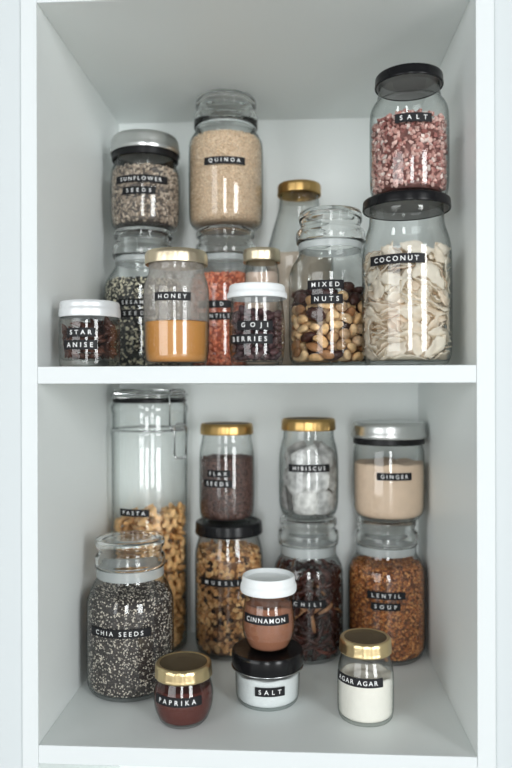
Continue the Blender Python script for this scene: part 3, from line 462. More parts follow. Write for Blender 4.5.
        ('cashew',0,0.0027,-0.0304,0.0709,0.647,0.173,0.275,-0.69),('almond',2,0.0285,0.0367,0.0596,0.79,0.31,0.416,-0.328),('dark_fruit',1,-0.0262,0.0023,0.0746,0.105,-0.056,0.06,-0.991),('hazelnut',0,0.024,-0.0099,0.0665,0.726,0.577,0.211,0.308),
        ('dark_fruit',2,-0.0156,0.0439,0.0759,0.78,0.596,-0.015,0.192),('cashew',0,-0.0245,-0.029,0.0712,0.925,0.37,0.007,0.08),('almond',0,0.0377,0.0294,0.0597,0.487,0.08,-0.788,0.368),('hazelnut',0,-0.0121,0.0152,0.0697,0.288,0.148,-0.788,0.524),
        ('hazelnut',0,0.0119,-0.0252,0.0619,0.149,0.519,0.515,0.666),('dark_fruit',2,0.0203,0.0416,0.0796,0.444,0.328,-0.516,0.655),('almond',0,-0.0402,-0.027,0.0701,0.621,0.631,-0.319,-0.339),('cashew',1,0.0106,-0.008,0.0758,0.993,-0.052,-0.068,-0.08),
        ('cashew',1,-0.0345,0.0334,0.0716,0.579,-0.085,-0.565,-0.581),('cashew',1,-0.0078,-0.0438,0.0736,0.195,-0.974,-0.118,-0.004),('cashew',0,0.0258,0.0252,0.0684,0.043,-0.434,-0.9,0.027),('hazelnut',2,-0.0346,0.0164,0.0788,0.022,0.09,-0.288,0.953),
        ('cashew',0,0.0225,-0.0279,0.071,0.227,0.202,-0.379,-0.874),('hazelnut',0,0.0113,-0.0156,0.0853,0.129,-0.66,0.706,0.224),('hazelnut',2,-0.0272,-0.0373,0.0792,0.508,-0.79,0.269,0.215),('cashew',3,0.0321,0.0016,0.0686,0.47,0.209,-0.709,-0.482),
        ('cashew',3,-0.0254,0.023,0.0707,0.69,0.691,-0.215,-0.034),('cashew',2,0.0135,-0.0432,0.0827,0.394,0.229,-0.542,-0.706),('almond',0,0.0115,0.0241,0.0663,0.28,-0.91,-0.158,-0.263),('hazelnut',0,-0.0447,-0.0112,0.07,0.205,0.873,0.2,-0.395),
        ('hazelnut',2,0.042,-0.0182,0.0816,0.496,-0.149,0.074,0.852),('cashew',1,-0.0166,0.034,0.0685,0.243,0.935,0.245,-0.087),('cashew',1,-0.01,-0.034,0.0783,0.375,0.875,0.276,0.13),('cashew',2,0.0385,0.0282,0.0763,0.228,0.688,0.095,-0.682),
        ('cashew',1,-0.0168,-0.01,0.0855,0.05,0.92,-0.086,0.378),('almond',1,0.0116,-0.0181,0.0726,0.19,-0.017,-0.89,0.414),('dark_fruit',1,0.0037,0.0346,0.0748,0.908,-0.399,0.021,-0.124),('dark_fruit',2,-0.0388,-0.0238,0.0838,0.234,-0.238,-0.737,0.588),
        ('dark_fruit',1,0.041,0.0012,0.0842,0.107,-0.458,0.869,-0.157),('dark_fruit',0,-0.0118,0.0206,0.0816,0.874,-0.352,-0.01,0.334),('dark_fruit',0,0.0079,-0.0335,0.0818,0.498,-0.808,-0.222,0.223),('dark_fruit',2,0.0282,0.0304,0.0818,0.401,-0.264,0.649,-0.591),
        ('dark_fruit',0,-0.0464,0.0029,0.0762,0.553,0.339,0.671,0.358),('dark_fruit',2,0.025,-0.0193,0.0799,0.484,-0.146,-0.257,-0.824),('dark_fruit',1,0.0018,0.0419,0.0876,0.709,-0.339,0.251,0.566),('dark_fruit',0,-0.0322,-0.0138,0.0794,0.56,-0.736,0.31,-0.22),
        ('dark_fruit',2,0.0317,0.0137,0.0788,0.7,-0.6,-0.386,0.027),('dark_fruit',2,-0.0237,0.0287,0.0835,0.857,-0.292,0.133,0.404),('dark_fruit',0,0.0291,-0.0354,0.0809,0.507,-0.696,-0.503,-0.078),('dark_fruit',0,0.0159,0.0156,0.0793,0.372,-0.592,-0.256,-0.668),
        ('dark_fruit',0,-0.0413,-0.0086,0.0903,0.12,0.163,0.978,0.041),('dark_fruit',2,0.0339,-0.0193,0.0917,0.816,0.027,-0.135,-0.562),('dark_fruit',2,0.0007,0.0149,0.0873,0.385,-0.772,-0.498,0.089),('dark_fruit',1,-0.0211,-0.0283,0.0881,0.284,-0.365,-0.085,-0.882),
        ('dark_fruit',0,0.0237,0.0165,0.0927,0.388,0.205,0.377,0.816),('dark_fruit',1,-0.0367,0.0075,0.0894,0.035,0.32,0.917,0.236),('dark_fruit',1,-0.0045,-0.0282,0.0939,0.015,0.62,0.772,0.138),('dark_fruit',1,0.0198,-0.0339,0.095,0.012,0.782,0.622,-0.035),
        ('dark_fruit',1,-0.0212,0.0379,0.0943,0.234,-0.154,-0.548,-0.788),('dark_fruit',0,0.0213,-0.0034,0.0857,0.241,0.808,-0.51,-0.17),('dark_fruit',2,-0.0169,0.0041,0.0876,0.466,-0.145,-0.797,0.357),('dark_fruit',0,-0.0063,-0.0466,0.086,0.069,-0.168,-0.692,-0.699),
    ],
    'pasta': [
        ('pasta_flower',2,0.0355,-0.0058,0.013,0.299,0.008,0.003,0.954),('pasta_flower',1,-0.0311,0.0205,0.0133,0.879,0.03,0.022,0.475),('pasta_flower',2,-0.0027,-0.0403,0.0136,0.524,-0.038,0.072,0.848),('pasta_flower',1,-0.0078,-0.0361,0.0261,0.922,-0.077,0.034,0.378),
        ('pasta_flower',2,-0.0325,-0.0174,0.0137,0.07,-0.835,-0.544,-0.036),('pasta_flower',2,0.0401,-0.0334,0.0248,0.051,-0.562,0.395,0.725),('pasta_flower',2,-0.0182,0.049,0.0251,0.547,0.65,-0.238,0.471),('pasta_flower',2,-0.0154,-0.0495,0.0517,0.226,0.482,0.557,-0.637),
        ('pasta_flower',0,0.0463,0.0236,0.0254,0.071,-0.608,-0.343,0.712),('pasta_flower',1,-0.0318,0.0187,0.0267,0.047,0.469,-0.88,-0.06),('pasta_flower',0,0.019,-0.0293,0.025,0.639,0.055,0.734,0.222),('pasta_flower',2,0.0064,0.0356,0.0135,0.007,-0.948,-0.311,0.069),
        ('pasta_flower',0,-0.0291,-0.0166,0.036,0.316,0.509,-0.779,0.184),('pasta_flower',0,0.0354,-0.0031,0.026,0.922,-0.003,0.008,-0.386),('pasta_flower',0,-0.0007,0.0344,0.0311,0.285,-0.705,-0.646,0.065),('pasta_flower',1,0.0041,-0.0425,0.0514,0.168,-0.137,-0.805,0.553),
        ('pasta_flower',1,0.0244,0.0287,0.024,0.003,-0.863,0.259,0.433),('pasta_flower',0,-0.0404,-0.0327,0.0327,0.571,-0.096,0.713,0.396),('pasta_flower',1,-0.0039,0.0372,0.0477,0.016,0.538,-0.84,-0.063),('pasta_flower',2,0.0318,0.0239,0.0459,0.017,-0.869,0.483,-0.105),
        ('pasta_flower',0,-0.0309,0.0141,0.0405,0.015,-0.012,0.01,1.0),('pasta_flower',2,0.0381,-0.0052,0.0387,0.99,0.001,0.008,0.138),('pasta_flower',0,-0.0321,0.0246,0.0544,0.459,-0.15,-0.055,0.874),('pasta_flower',0,-0.0224,-0.0092,0.0606,0.623,-0.203,-0.521,0.548),
        ('pasta_flower',2,0.0098,0.0343,0.0586,0.06,-0.936,0.316,0.142),('pasta_flower',0,-0.0522,-0.0017,0.048,0.215,0.689,-0.159,-0.673),('pasta_flower',1,0.0328,-0.0167,0.0507,0.029,-0.499,0.862,0.088),('pasta_flower',1,-0.0093,0.0355,0.0717,0.13,-0.891,0.42,-0.113),
        ('pasta_flower',0,-0.0002,-0.0245,0.0476,0.43,0.73,0.297,-0.44),('pasta_flower',1,0.0272,0.0238,0.0642,0.201,-0.425,-0.882,0.034),('pasta_flower',0,-0.0374,0.019,0.0675,0.203,-0.826,0.488,-0.198),('pasta_flower',0,0.0311,-0.0245,0.0624,0.101,-0.984,0.147,0.011),
        ('pasta_flower',0,0.0193,0.0484,0.0823,0.368,-0.527,-0.436,-0.63),('pasta_flower',2,-0.0347,-0.0249,0.0638,0.243,0.522,0.767,0.282),('pasta_flower',2,0.0489,0.0056,0.0639,0.427,0.45,0.318,0.717),('pasta_flower',1,0.0319,-0.0182,0.0778,0.817,0.106,-0.126,0.552),
        ('pasta_flower',0,0.0,-0.0338,0.0739,0.022,-0.596,-0.776,0.208),('pasta_flower',0,0.0301,0.03,0.0864,0.308,-0.432,-0.76,-0.375),('pasta_flower',0,-0.0416,-0.0017,0.0775,0.016,0.946,0.232,0.226),('pasta_flower',0,0.0244,0.0138,0.0878,0.485,-0.647,0.565,0.162),
        ('pasta_flower',0,-0.0211,0.0353,0.0907,0.915,0.057,-0.33,0.225),('pasta_flower',0,-0.0309,-0.0334,0.0882,0.311,-0.377,0.761,0.427),('pasta_flower',0,0.0512,0.0098,0.0938,0.493,0.434,0.548,0.519),('pasta_flower',0,-0.0348,0.0193,0.0951,0.319,0.522,0.478,-0.63),
        ('pasta_flower',1,0.0155,-0.0344,0.0865,0.872,0.113,0.168,-0.445),('pasta_flower',1,-0.021,-0.0172,0.0985,0.664,0.593,0.208,-0.405),('pasta_flower',0,-0.0512,-0.01,0.0964,0.721,0.163,-0.673,-0.012),('pasta_flower',2,0.0445,-0.0246,0.1021,0.699,0.007,0.627,-0.345),
        ('pasta_flower',2,-0.025,-0.0324,0.1174,0.189,0.094,0.116,-0.971),('pasta_flower',2,-0.011,-0.0407,0.1003,0.171,-0.713,0.643,0.223),('pasta_flower',0,0.0202,-0.0386,0.0999,0.673,0.004,0.343,-0.655),('pasta_flower',0,-0.0321,0.002,0.1024,0.787,0.318,-0.4,0.345),
        ('pasta_flower',2,0.0313,-0.0073,0.0986,0.95,0.045,0.283,-0.125),('pasta_flower',0,-0.0005,0.034,0.0902,0.399,0.307,-0.127,-0.855),('pasta_flower',1,0.0253,-0.0084,0.1317,0.379,-0.807,0.422,0.162),('pasta_flower',1,0.0361,0.0096,0.1151,0.056,0.797,-0.573,0.181),
        ('pasta_flower',0,-0.025,0.0299,0.112,0.165,0.951,0.182,-0.188),('pasta_flower',1,0.0095,-0.0386,0.1195,0.956,0.261,0.119,0.053),('pasta_flower',1,0.0187,0.0308,0.114,0.182,0.186,0.954,-0.149),('pasta_flower',0,-0.0407,-0.0013,0.1223,0.07,0.258,0.963,0.025),
        ('pasta_flower',0,0.0431,-0.0283,0.139,0.702,0.218,0.656,-0.171),('pasta_flower',1,-0.0059,0.0455,0.1163,0.077,0.085,0.872,-0.476),('pasta_flower',0,-0.0145,-0.0501,0.1346,0.548,0.351,-0.589,0.479),('pasta_flower',1,0.0513,0.0074,0.1452,0.659,0.075,0.727,0.177),
        ('pasta_flower',1,-0.0052,0.0174,0.1281,0.164,0.6,-0.755,0.205),('pasta_flower',2,0.0143,-0.0369,0.1346,0.988,0.115,0.1,0.028),('pasta_flower',2,0.0261,0.0291,0.131,0.009,0.614,0.779,-0.126),('pasta_flower',0,-0.0326,-0.0243,0.1322,0.835,0.054,0.032,0.547),
        ('pasta_flower',2,-0.0152,-0.0208,0.1435,0.023,0.924,-0.381,0.02),('pasta_flower',2,-0.0354,0.0223,0.1311,0.961,-0.205,-0.165,0.087),('pasta_flower',2,0.016,-0.0205,0.1488,0.061,0.961,-0.249,-0.105),('pasta_flower',1,0.0016,0.0121,0.1467,0.112,0.14,0.958,-0.223),
        ('pasta_flower',0,-0.0519,-0.0037,0.1444,0.483,0.524,-0.462,-0.528),('pasta_flower',1,-0.0334,0.0209,0.1629,0.512,-0.247,-0.055,0.821),('pasta_flower',1,-0.007,0.0396,0.1406,0.479,-0.035,-0.277,-0.832),('pasta_flower',1,-0.0179,-0.0313,0.1574,0.061,-0.351,0.928,-0.105),
        ('pasta_flower',1,0.0259,-0.0105,0.1588,0.038,0.984,-0.043,-0.167),('pasta_flower',2,-0.0349,0.0242,0.1464,0.054,0.957,-0.094,0.268),('pasta_flower',1,0.0056,-0.0431,0.1728,0.453,-0.103,-0.766,-0.444),('pasta_flower',0,0.0209,0.0322,0.1548,0.252,0.774,-0.188,-0.55),
        ('pasta_flower',1,0.0376,0.0038,0.1787,0.56,-0.287,-0.106,-0.77),('pasta_flower',1,0.0345,-0.0111,0.1709,0.177,0.481,-0.857,0.056),('pasta_flower',2,-0.0046,-0.0216,0.1787,0.235,-0.126,-0.415,-0.87),('pasta_flower',0,-0.0217,-0.0351,0.1731,0.235,0.92,-0.27,0.159),
        ('pasta_flower',0,0.0363,0.029,0.1515,0.755,-0.298,0.526,-0.253),('pasta_flower',1,-0.0311,-0.0073,0.157,0.783,-0.245,-0.52,-0.236),('pasta_flower',0,0.0258,-0.0443,0.1654,0.528,0.745,-0.003,0.408),('pasta_flower',2,-0.0063,0.0406,0.1555,0.702,-0.191,0.145,0.671),
        ('pasta_flower',1,0.0017,0.0083,0.1685,0.875,-0.174,-0.381,-0.244),('pasta_flower',1,0.0117,-0.044,0.1985,0.8,0.434,0.396,-0.122),('pasta_flower',0,-0.0082,0.0405,0.1709,0.086,0.133,-0.964,0.214),('pasta_flower',2,-0.0014,0.0382,0.1908,0.259,0.1,0.462,0.842),
        ('pasta_flower',1,0.0191,0.0482,0.1817,0.659,0.603,-0.415,0.175),('pasta_flower',1,-0.0049,-0.011,0.1996,0.826,-0.33,-0.324,0.323),('pasta_flower',1,0.0201,-0.0068,0.1965,0.528,0.342,0.026,-0.777),('pasta_flower',2,-0.0343,0.0385,0.1856,0.742,-0.559,-0.353,0.116),
        ('pasta_flower',0,0.0399,-0.0321,0.1961,0.602,0.161,0.74,-0.254),('pasta_flower',1,0.0308,0.0226,0.1834,0.324,0.934,0.07,-0.133),('pasta_flower',0,-0.0439,0.0112,0.1746,0.374,0.484,0.784,0.108),('pasta_flower',2,-0.0275,-0.0109,0.1891,0.254,0.873,0.053,0.413),
        ('pasta_flower',0,0.0359,0.0276,0.1983,0.522,0.734,-0.427,0.079),('pasta_flower',2,-0.0474,-0.022,0.1799,0.362,0.684,-0.047,-0.632),('pasta_flower',0,0.0518,0.0015,0.2012,0.027,-0.731,-0.004,0.681),('pasta_flower',0,-0.0415,0.0064,0.1935,0.274,0.314,0.899,0.133),
        ('pasta_flower',0,-0.0129,0.0167,0.1835,0.68,0.207,0.117,-0.693),
    ],
    'star': [
        ('star_anise',2,0.0011,-0.0095,0.01,0.448,-0.003,0.01,-0.894),('star_anise',1,-0.0151,0.0138,0.0099,0.743,0.002,0.0,0.669),('star_anise',2,-0.0161,-0.025,0.0196,0.488,-0.582,-0.224,-0.611),('star_anise',1,0.0078,0.0254,0.0206,0.599,-0.673,0.405,0.157),
        ('star_anise',2,-0.0061,0.0063,0.02,0.001,-0.099,0.995,-0.006),('star_anise',2,0.0088,-0.0194,0.019,0.074,-0.986,-0.137,0.052),('star_anise',2,-0.0196,-0.0064,0.0201,0.399,-0.4,0.817,0.114),('star_anise',2,-0.0077,-0.0223,0.0328,0.001,0.511,0.655,-0.557),
        ('star_anise',0,0.0206,0.001,0.0181,0.182,0.83,0.49,-0.194),('star_anise',1,-0.0271,-0.0058,0.0357,0.079,-0.696,-0.231,0.675),('star_anise',0,0.0102,-0.0173,0.0294,0.205,-0.037,0.208,0.956),('star_anise',2,0.0156,0.0161,0.0258,0.359,-0.573,-0.569,-0.467),
        ('star_anise',0,-0.013,-0.0078,0.0358,0.951,-0.245,0.153,-0.105),('star_anise',0,0.0296,-0.0076,0.0387,0.099,0.668,-0.28,-0.683),('star_anise',0,-0.0136,0.0188,0.0252,0.01,-0.161,0.946,-0.282),('star_anise',1,0.0001,-0.0206,0.0464,0.149,-0.266,-0.952,0.039),
        ('star_anise',1,0.0132,-0.0007,0.0319,0.262,0.883,0.319,-0.222),('star_anise',0,-0.0246,-0.003,0.0496,0.347,0.256,0.224,0.874),('star_anise',1,0.0129,-0.0237,0.0559,0.234,-0.08,0.657,-0.712),('star_anise',2,0.0011,0.0279,0.0454,0.687,-0.708,-0.09,-0.133),
        ('star_anise',0,-0.0105,0.0169,0.0362,0.014,0.244,0.959,-0.144),('star_anise',2,0.025,0.0176,0.0503,0.408,-0.231,-0.674,0.571),('star_anise',0,-0.0188,0.022,0.0556,0.733,0.532,0.407,-0.116),('star_anise',0,-0.0139,-0.0214,0.0592,0.182,-0.283,-0.245,-0.909),
        ('star_anise',2,-0.0076,0.0157,0.0535,0.613,-0.747,-0.008,0.256),('star_anise',0,0.0037,0.0085,0.0446,0.177,0.355,-0.716,-0.575),('star_anise',1,0.0086,-0.0075,0.0496,0.124,0.016,-0.934,0.335),('star_anise',1,-0.0172,0.011,0.0761,0.667,0.146,-0.121,-0.721),
        ('star_anise',0,0.008,-0.0056,0.0594,0.255,0.849,0.391,-0.248),('star_anise',1,0.0201,0.0077,0.0455,0.691,0.305,-0.654,-0.042),('star_anise',0,0.0095,0.0085,0.0643,0.127,0.88,-0.454,0.064),('star_anise',0,0.0256,-0.0052,0.0668,0.26,-0.864,-0.161,0.4),
        ('star_anise',0,0.0056,0.0226,0.0673,0.55,-0.386,-0.223,-0.706),('star_anise',2,-0.0174,-0.0007,0.0597,0.018,-0.624,-0.691,0.364),('star_anise',2,0.0272,-0.0038,0.0824,0.189,-0.594,0.23,-0.747),('star_anise',1,0.0117,-0.028,0.0842,0.59,-0.732,0.075,0.333),
        ('star_anise',0,-0.0079,-0.0196,0.0702,0.182,-0.056,-0.273,-0.943),('star_anise',0,0.0037,-0.0139,0.0807,0.602,-0.57,-0.074,-0.554),('star_anise',0,-0.008,0.0071,0.0687,0.262,-0.109,-0.129,0.95),('star_anise',0,-0.0174,-0.0125,0.0756,0.087,-0.04,0.278,0.956),
    ],
    'goji': [
        ('goji',2,0.0199,0.0021,0.0107,0.627,0.763,0.159,0.014),('goji',2,-0.0202,0.0153,0.0112,0.122,-0.301,0.449,-0.832),('goji',0,-0.0065,-0.0248,0.0121,0.021,-0.386,0.523,-0.76),('goji',3,0.0079,0.0162,0.0101,0.986,-0.114,-0.041,-0.118),
        ('goji',1,-0.0226,-0.0017,0.0111,0.15,0.237,-0.938,-0.206),('goji',0,0.0172,-0.0114,0.0102,0.233,-0.913,0.33,-0.061),('goji',1,-0.0033,0.0207,0.0113,0.342,-0.806,0.398,-0.275),('goji',0,-0.0106,-0.018,0.0104,0.468,-0.06,0.159,-0.867),
        ('goji',2,0.0177,0.0095,0.0107,0.505,0.858,-0.038,-0.087),('goji',3,-0.0209,0.0074,0.0106,0.09,0.037,-0.78,0.618),('goji',1,0.011,-0.0186,0.011,0.557,0.008,-0.004,0.831),('goji',3,0.0076,0.0242,0.0121,0.031,0.229,-0.3,-0.925),
        ('goji',0,-0.0165,-0.0098,0.0102,0.95,0.258,-0.118,-0.133),('goji',1,0.0237,-0.0061,0.013,0.708,0.595,-0.363,0.114),('goji',0,-0.0128,0.0218,0.0119,0.498,0.124,-0.358,0.78),('goji',1,-0.0116,-0.0156,0.0185,0.038,-0.659,-0.748,-0.071),
        ('goji',3,0.0172,0.019,0.0116,0.031,0.52,0.707,0.478),('goji',2,-0.0188,0.0035,0.0176,0.766,-0.587,-0.112,0.236),('goji',1,0.0211,-0.0166,0.0167,0.42,-0.015,0.421,-0.804),('goji',3,0.0002,0.0272,0.017,0.03,0.607,-0.14,0.782),
        ('goji',1,-0.0203,-0.0174,0.0141,0.857,-0.262,0.076,-0.436),('goji',0,0.0247,0.0011,0.0171,0.3,0.934,0.101,-0.163),('goji',1,-0.0125,0.0131,0.015,0.539,-0.797,-0.178,0.207),('goji',3,0.0002,-0.018,0.0111,0.911,0.268,0.173,-0.262),
        ('goji',1,0.0045,0.0177,0.0184,0.89,-0.406,0.195,0.076),('goji',1,-0.0185,-0.0063,0.0182,0.355,0.287,-0.713,-0.532),('goji',0,0.0146,-0.0104,0.0177,0.551,-0.322,0.216,-0.739),('goji',0,-0.0077,0.0235,0.018,0.729,0.109,-0.255,-0.626),
        ('goji',1,0.0052,-0.0258,0.0147,0.806,0.472,-0.329,0.141),('goji',1,0.0239,0.0123,0.0163,0.302,-0.477,-0.685,0.461),('goji',1,-0.0251,0.0086,0.0204,0.047,0.506,-0.785,0.354),('goji',1,0.0077,-0.0181,0.0204,0.497,-0.82,0.282,-0.009),
        ('goji',2,0.0094,0.0254,0.0202,0.024,-0.088,-0.227,0.97),('goji',2,-0.0159,-0.0109,0.0253,0.94,0.1,-0.168,0.281),('goji',1,0.0261,-0.0051,0.0237,0.703,0.283,0.087,0.647),('goji',1,-0.0172,0.0205,0.0194,0.379,0.046,0.254,-0.889),
        ('goji',1,-0.0027,-0.0203,0.0195,0.588,-0.449,0.568,-0.36),('goji',1,0.0179,0.0177,0.0236,0.232,-0.75,0.599,-0.157),('goji',3,-0.0261,-0.0022,0.0207,0.192,-0.851,-0.252,-0.418),('goji',2,0.0175,-0.0213,0.0256,0.552,-0.525,-0.448,-0.468),
        ('goji',0,-0.0048,0.0242,0.0251,0.526,-0.261,-0.323,0.742),('goji',2,-0.0176,-0.0212,0.0227,0.576,0.701,-0.167,-0.386),('goji',3,0.0147,0.0096,0.0181,0.007,-0.467,-0.86,-0.205),('goji',1,-0.0208,0.0146,0.0276,0.76,0.469,0.34,-0.295),
        ('goji',1,0.0034,-0.024,0.0257,0.87,0.213,0.169,-0.41),('goji',2,0.0094,0.0143,0.0252,0.341,0.058,-0.02,0.938),('goji',0,-0.0258,-0.0096,0.0248,0.569,0.006,-0.36,0.739),('goji',2,0.0175,-0.0039,0.0231,0.773,-0.303,0.387,-0.401),
        ('goji',2,-0.0097,0.0152,0.0238,0.738,0.132,-0.288,0.596),('goji',0,-0.0081,-0.026,0.0229,0.11,-0.427,0.045,0.896),('goji',2,0.0177,0.0053,0.0242,0.381,-0.888,0.249,0.062),('goji',0,-0.0165,0.0065,0.025,0.06,-0.356,0.932,-0.026),
        ('goji',2,0.0125,-0.0125,0.0261,0.605,0.47,0.539,0.351),('goji',2,0.0027,0.0246,0.0262,0.319,0.671,-0.542,-0.392),('goji',2,-0.0094,-0.0184,0.0265,0.148,0.963,-0.221,-0.049),('goji',3,0.0139,-0.0007,0.0317,0.285,0.048,-0.425,0.858),
        ('goji',2,-0.0142,0.0232,0.0279,0.111,-0.942,-0.311,0.066),('goji',1,-0.0042,-0.0262,0.0332,0.261,-0.963,0.029,0.064),('goji',3,0.0051,0.004,0.0355,0.434,-0.233,-0.053,-0.869),('goji',3,-0.0187,-0.0031,0.0268,0.923,0.244,0.292,0.062),
        ('goji',1,0.0216,-0.0143,0.0281,0.292,0.471,0.624,-0.551),('goji',0,-0.001,0.0168,0.0299,0.08,-0.293,-0.935,-0.183),('goji',2,-0.0149,-0.0231,0.03,0.675,0.624,-0.001,-0.392),('goji',0,0.0263,0.0079,0.0242,0.683,-0.531,0.42,-0.276),
        ('goji',2,-0.0246,0.0061,0.0298,0.137,0.179,-0.782,-0.581),('goji',3,0.0103,-0.0227,0.0301,0.407,0.334,0.332,0.782),('goji',0,0.0103,0.0238,0.0279,0.251,-0.474,-0.75,0.387),('goji',3,-0.0108,-0.0033,0.0328,0.956,0.195,-0.193,0.1),
        ('goji',2,0.0244,-0.0069,0.032,0.245,0.236,0.936,-0.096),('goji',3,0.0011,0.0058,0.0514,0.274,-0.752,-0.231,-0.553),('goji',0,0.0022,-0.0008,0.0451,0.043,0.519,-0.01,-0.854),('goji',3,0.019,0.0196,0.0326,0.207,0.85,-0.408,0.264),
        ('goji',0,-0.0272,-0.0031,0.0327,0.215,-0.697,0.684,0.001),('goji',1,0.0158,-0.0183,0.0357,0.105,0.49,0.825,-0.262),('goji',1,-0.0041,0.0262,0.0332,0.868,0.443,0.035,0.221),('goji',0,-0.0219,-0.0164,0.0311,0.414,0.553,-0.597,0.408),
        ('goji',1,0.0235,0.0032,0.0315,0.563,0.815,-0.073,-0.113),('goji',3,-0.0108,0.0112,0.0308,0.37,0.929,-0.017,-0.003),('goji',2,-0.0004,-0.0075,0.0355,0.661,-0.326,0.581,-0.344),('goji',2,0.0124,0.0246,0.0356,0.077,0.375,0.825,-0.417),
        ('goji',2,-0.0222,-0.0099,0.0357,0.492,0.768,0.406,-0.064),('goji',3,0.0147,-0.0079,0.0339,0.732,0.539,0.178,-0.377),('goji',0,-0.0103,0.0179,0.0342,0.62,0.716,-0.313,-0.076),('goji',2,-0.0051,-0.0142,0.0315,0.249,0.831,-0.479,-0.139),
        ('goji',2,0.0152,0.0096,0.0317,0.642,0.61,0.446,0.127),('goji',0,-0.0051,0.0034,0.0361,0.147,-0.897,0.269,-0.319),('goji',3,0.0058,-0.0129,0.0307,0.072,-0.437,0.836,0.324),('goji',0,0.0002,0.0108,0.035,0.049,0.384,-0.412,-0.825),
        ('goji',1,-0.0067,-0.0037,0.0639,0.201,-0.429,0.576,0.666),('goji',2,0.0227,-0.0031,0.0377,0.086,-0.088,0.235,0.964),('goji',2,-0.0068,0.0084,0.0413,0.79,-0.426,-0.22,-0.383),('goji',1,0.0018,-0.0173,0.0375,0.084,0.774,-0.412,-0.474),
        ('goji',2,0.0093,0.0144,0.0325,0.942,-0.008,-0.033,0.333),('goji',2,-0.0157,0.0031,0.0316,0.413,-0.897,-0.074,0.141),('goji',0,0.0221,-0.0127,0.0382,0.834,0.104,-0.181,-0.511),('goji',2,-0.0134,0.024,0.0395,0.561,-0.797,-0.158,0.159),
        ('goji',2,-0.0119,-0.0197,0.0367,0.223,0.38,-0.894,-0.077),('goji',2,0.0245,0.0122,0.032,0.812,-0.175,-0.333,-0.447),('goji',1,-0.0257,0.0069,0.0382,0.185,0.596,-0.781,-0.029),('goji',0,0.0065,-0.0085,0.039,0.628,0.459,-0.246,-0.579),
        ('goji',1,0.0036,0.0221,0.0377,0.437,0.598,0.341,0.579),('goji',2,-0.0141,-0.0119,0.0334,0.329,-0.524,0.78,0.092),('goji',3,0.0128,0.0001,0.0395,0.979,0.02,-0.107,0.171),('goji',1,-0.0176,0.0148,0.0377,0.321,-0.186,-0.485,0.792),
        ('goji',0,-0.0065,-0.0231,0.0409,0.132,-0.849,-0.483,0.168),('goji',0,0.0051,0.0068,0.0425,0.339,-0.932,0.127,0.025),('goji',3,-0.0067,-0.0027,0.0435,0.44,0.142,-0.326,-0.824),('goji',0,0.0153,-0.0124,0.042,0.257,-0.879,0.342,-0.211),
        ('goji',1,-0.0012,0.016,0.0437,0.211,0.475,0.077,-0.851),('goji',2,-0.0196,-0.0167,0.0408,0.114,0.399,-0.562,0.715),('goji',2,0.0241,0.0051,0.0397,0.247,0.965,0.069,0.052),('goji',3,-0.0029,-0.0001,0.0516,0.052,-0.402,-0.548,0.732),
        ('goji',3,0.0056,-0.0266,0.0373,0.182,0.107,-0.964,-0.159),('goji',1,0.0095,0.0156,0.0412,0.168,-0.288,0.406,-0.851),('goji',0,-0.0138,-0.0106,0.0427,0.888,0.204,-0.375,-0.169),('goji',0,0.0246,-0.0125,0.0453,0.814,0.27,0.216,0.467),
        ('goji',3,-0.0106,0.0154,0.0436,0.586,-0.491,-0.052,-0.643),('goji',2,-0.0068,-0.0109,0.0384,0.77,-0.104,-0.006,-0.629),('goji',1,0.0199,0.0129,0.0402,0.266,-0.021,0.574,-0.774),('goji',1,-0.0145,0.004,0.04,0.81,0.481,-0.127,-0.309),
        ('goji',1,0.0105,-0.0212,0.0425,0.801,0.009,-0.181,-0.571),('goji',3,0.0075,0.0237,0.0451,0.873,0.146,0.202,0.42),('goji',0,-0.0137,-0.0206,0.0446,0.323,-0.177,0.411,-0.834),('goji',1,0.0268,0.0011,0.0467,0.679,-0.122,0.477,-0.544),
        ('goji',3,-0.0264,0.0064,0.0463,0.069,0.789,0.607,0.061),('goji',2,0.0005,-0.0267,0.0448,0.019,0.186,-0.978,0.094),('goji',1,0.0078,0.0113,0.0506,0.02,0.175,0.9,0.398),('goji',0,-0.0271,-0.0045,0.0415,0.657,-0.347,-0.659,0.115),
        ('goji',3,0.01,-0.0004,0.0467,0.494,0.59,-0.388,-0.508),('goji',2,-0.0034,0.0254,0.0417,0.497,0.273,0.003,-0.824),('goji',1,-0.0025,-0.0104,0.0466,0.144,-0.845,-0.501,-0.122),('goji',3,0.017,0.0063,0.0453,0.022,0.124,0.272,-0.954),
        ('goji',1,-0.019,0.0136,0.0467,0.424,-0.186,-0.408,0.787),('goji',3,0.0073,-0.0114,0.0459,0.086,-0.934,-0.301,-0.17),('goji',3,0.0157,0.0208,0.0462,0.55,0.241,0.215,0.77),('goji',2,-0.0236,-0.0107,0.0449,0.297,0.35,-0.833,0.308),
        ('goji',3,0.0183,-0.0049,0.045,0.304,-0.368,-0.878,0.029),('goji',2,-0.0092,0.0234,0.0465,0.909,0.139,-0.009,-0.393),('goji',2,-0.008,-0.0247,0.0487,0.025,-0.199,0.922,-0.332),('goji',3,0.0205,0.0141,0.0494,0.204,0.196,-0.855,-0.434),
        ('goji',3,-0.0197,-0.0022,0.0405,0.6,-0.012,-0.693,0.399),('goji',1,0.0155,-0.0178,0.0493,0.046,-0.935,0.338,0.092),('goji',0,0.0008,0.0257,0.0496,0.728,-0.552,-0.23,0.336),('goji',3,-0.019,-0.0169,0.0494,0.815,-0.083,0.165,0.549),
        ('goji',1,0.0078,-0.0001,0.0553,0.817,0.216,0.22,0.487),('goji',3,-0.0266,0.0082,0.0553,0.684,-0.406,-0.587,0.15),('goji',2,0.0032,-0.019,0.0473,0.522,-0.799,-0.176,-0.24),('goji',1,0.0083,0.0222,0.0532,0.375,-0.29,0.401,-0.784),
